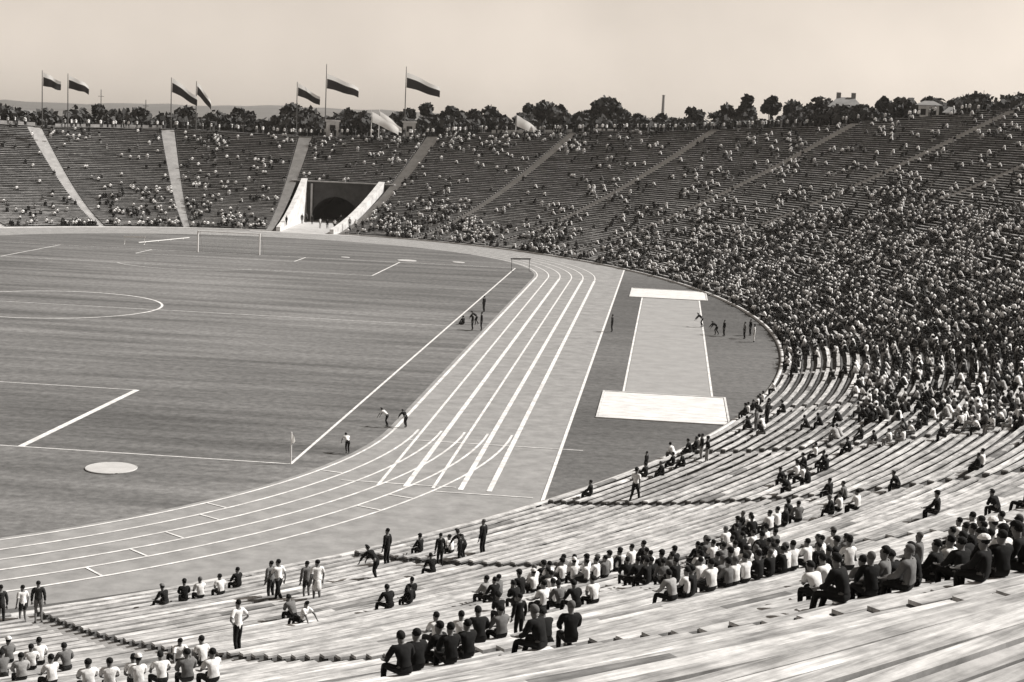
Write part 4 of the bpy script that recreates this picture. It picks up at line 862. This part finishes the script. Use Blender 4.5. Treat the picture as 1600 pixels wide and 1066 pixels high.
def put(fig, x, y, z, rz, top, bot, sc):
    global off
    V, Q, MI = fig; c, s = cos(rz), sin(rz); W = V * sc; X = np.stack([W[:, 0] * c - W[:, 1] * s + x, W[:, 0] * s + W[:, 1] * c + y, W[:, 2] + z], -1)
    AV.append(X); AQ.append(Q + off); off += len(V); AM.append(np.array([top, bot, 6, 7])[MI])
aed = np.array(AISLES)
for i in range(95):
    s0 = i * PITCH_ROW
    for j in range(len(AISLES) - 1):
        ta, tb = AISLES[j], AISLES[j + 1]
        if tb < -45 or ta > 127: continue
        if abs(ta - 84.8) < .01 and s0 < NOTCH: continue
        a, b = radians(ta), radians(tb); l = speed((a + b) / 2) + s0; n = int((b - a) * l / .43); m_ = (AW(s0) + .25) / l
        for q in range(n):
            t = a + m_ + (b - a - 2 * m_) * (q + .5) / n + rng.normal(0, .03) / l
            if s0 > rim(degrees(t)) - .6: continue
            x, y = pt(t, s0 + .46 + rng.normal(0, .03)); z = zt_(s0, t) + BENCH; p = pj((x, y, z))
            if not (-160 < p[0] < 2300 and 100 < p[1] < 735) or p[2] < 50: continue
            dn = dens(p[0], p[1]) * (.7 if p[1] < 330 and p[0] > 1100 else 1)
            if i < 2: dn = max(dn, .75 if p[1] < 480 else (.55 if p[1] < 600 else 0.15))
            dn = dn * (.4 if dn < .3 else .52) if dn < .45 else dn * .7; th = dn + clump(t, s0) * (.9 if dn < .45 else .75) * min(1, dn * 3)
            if rng.random() > th: continue
            if not free_spot(x, y, .4) and p[2] < 110: continue
            cand.append((p[2], x, y, z, t, p[0], p[1])); s_of[(x, y)] = s0
cand.sort(key=lambda c: c[0])
RGN = [(1180, 640, 'among the benches beside the near sand pit'), (2000, 700, 'in the mixed rows at right between two stepped aisles')]
left = max(0, 300 - n_people)
for k, (dd, x, y, z, t, px_, py_) in enumerate(cand):
    rz = inward(t) + rng.normal(0, .3); kn = clump(t * 1.7 + 3, s_of.get((x, y), 0) * 1.4) * .22; pw_ = np.clip(np.array([.38 + kn, .05, .06, .08, .18 - kn * .4, .25 - kn * .6]), .01, 1); tone = rng.choice(list('wclgdk'), p=pw_ / pw_.sum()); bt = rng.choice(list('gdkl'), p=[.2, .3, .4, .1]); sc = rng.uniform(.9, 1.06)
    if len(LAND) < left and px_ < 1610:
        ps = str(rng.choice(['sit', 'sitlean', 'sitlap', 'sitwide'])); tone = str(tone); col = TONE[tone] + (' shirt' if tone in 'wcl' else ' jacket')
        side_ = 'by the curved empty rows' if px_ < 1330 else ('midway along' if px_ < 1480 else 'near the right edge')
        LAND.append((px_, (x, y, z), rz, ps, tone, bt, col, side_, sc))
    else:
        put(FIG[rng.integers(4)], x, y, z, rz, 'wclgdk'.index(tone), 'wclgdk'.index(bt), sc)
LAND.sort(key=lambda l: l[0])
for l in LAND:
    same = [q for q in LAND if q[3] == l[3] and q[6] == l[6] and q[7] == l[7]]; o_ = same.index(l) + 1
    lab = '%s %s in %s, loose right crowd, %s' % ('person' if len(same) == 1 else ordinal(o_) + ' from left', VERB[l[3]], l[6], l[7])
    person(l[1], l[2], l[3], l[4], l[5], 'd' if rng.random() < .95 else 'w', None, 'long', lab, 'people in the loose crowd on the right benches', l[8])
# people standing along the far crest and at the far curb
for k in range(520):
    td = rng.uniform(44, 122); r_ = rim(td)
    if rng.random() > (.9 if 55 < td < 100 else .5): continue
    t = radians(td); x, y = pt(t, r_ + rng.uniform(0, 2.5)); put(FST, x, y, float(zs(r_)) + .02, inward(t) + rng.normal(0, .5), rng.choice(6, p=[.3, .1, .1, .1, .2, .2]), rng.choice([3, 4, 5]), rng.uniform(.9, 1.05))
cm = mesh_np('crowd', np.concatenate(AV), np.concatenate(AQ), cmats, np.concatenate(AM))
tag(link('crowd', cm), 'the mass of seated spectators filling the far and right stands', 'crowd', kind='stuff')
print('people', n_people, 'crowd', len(cand))

# ------------------------------------------------------------------ the air
HZ = MB().box((0, 1500, 50), (7600, 7400, 103)); hm_ = bpy.data.materials.new('haze_air'); hm_.use_nodes = True; hn = hm_.node_tree; hn.nodes.clear()
ho = hn.nodes.new('ShaderNodeOutputMaterial'); hv_ = hn.nodes.new('ShaderNodeVolumePrincipled'); hv_.inputs['Color'].default_value = (.95, .9, .84, 1); hv_.inputs['Density'].default_value = .00009; hv_.inputs['Anisotropy'].default_value = .2
hn.links.new(hv_.outputs[0], ho.inputs['Volume']); tag(HZ.build('haze', hm_), 'pale air that fades the far hills and chimney', 'haze', kind='stuff')
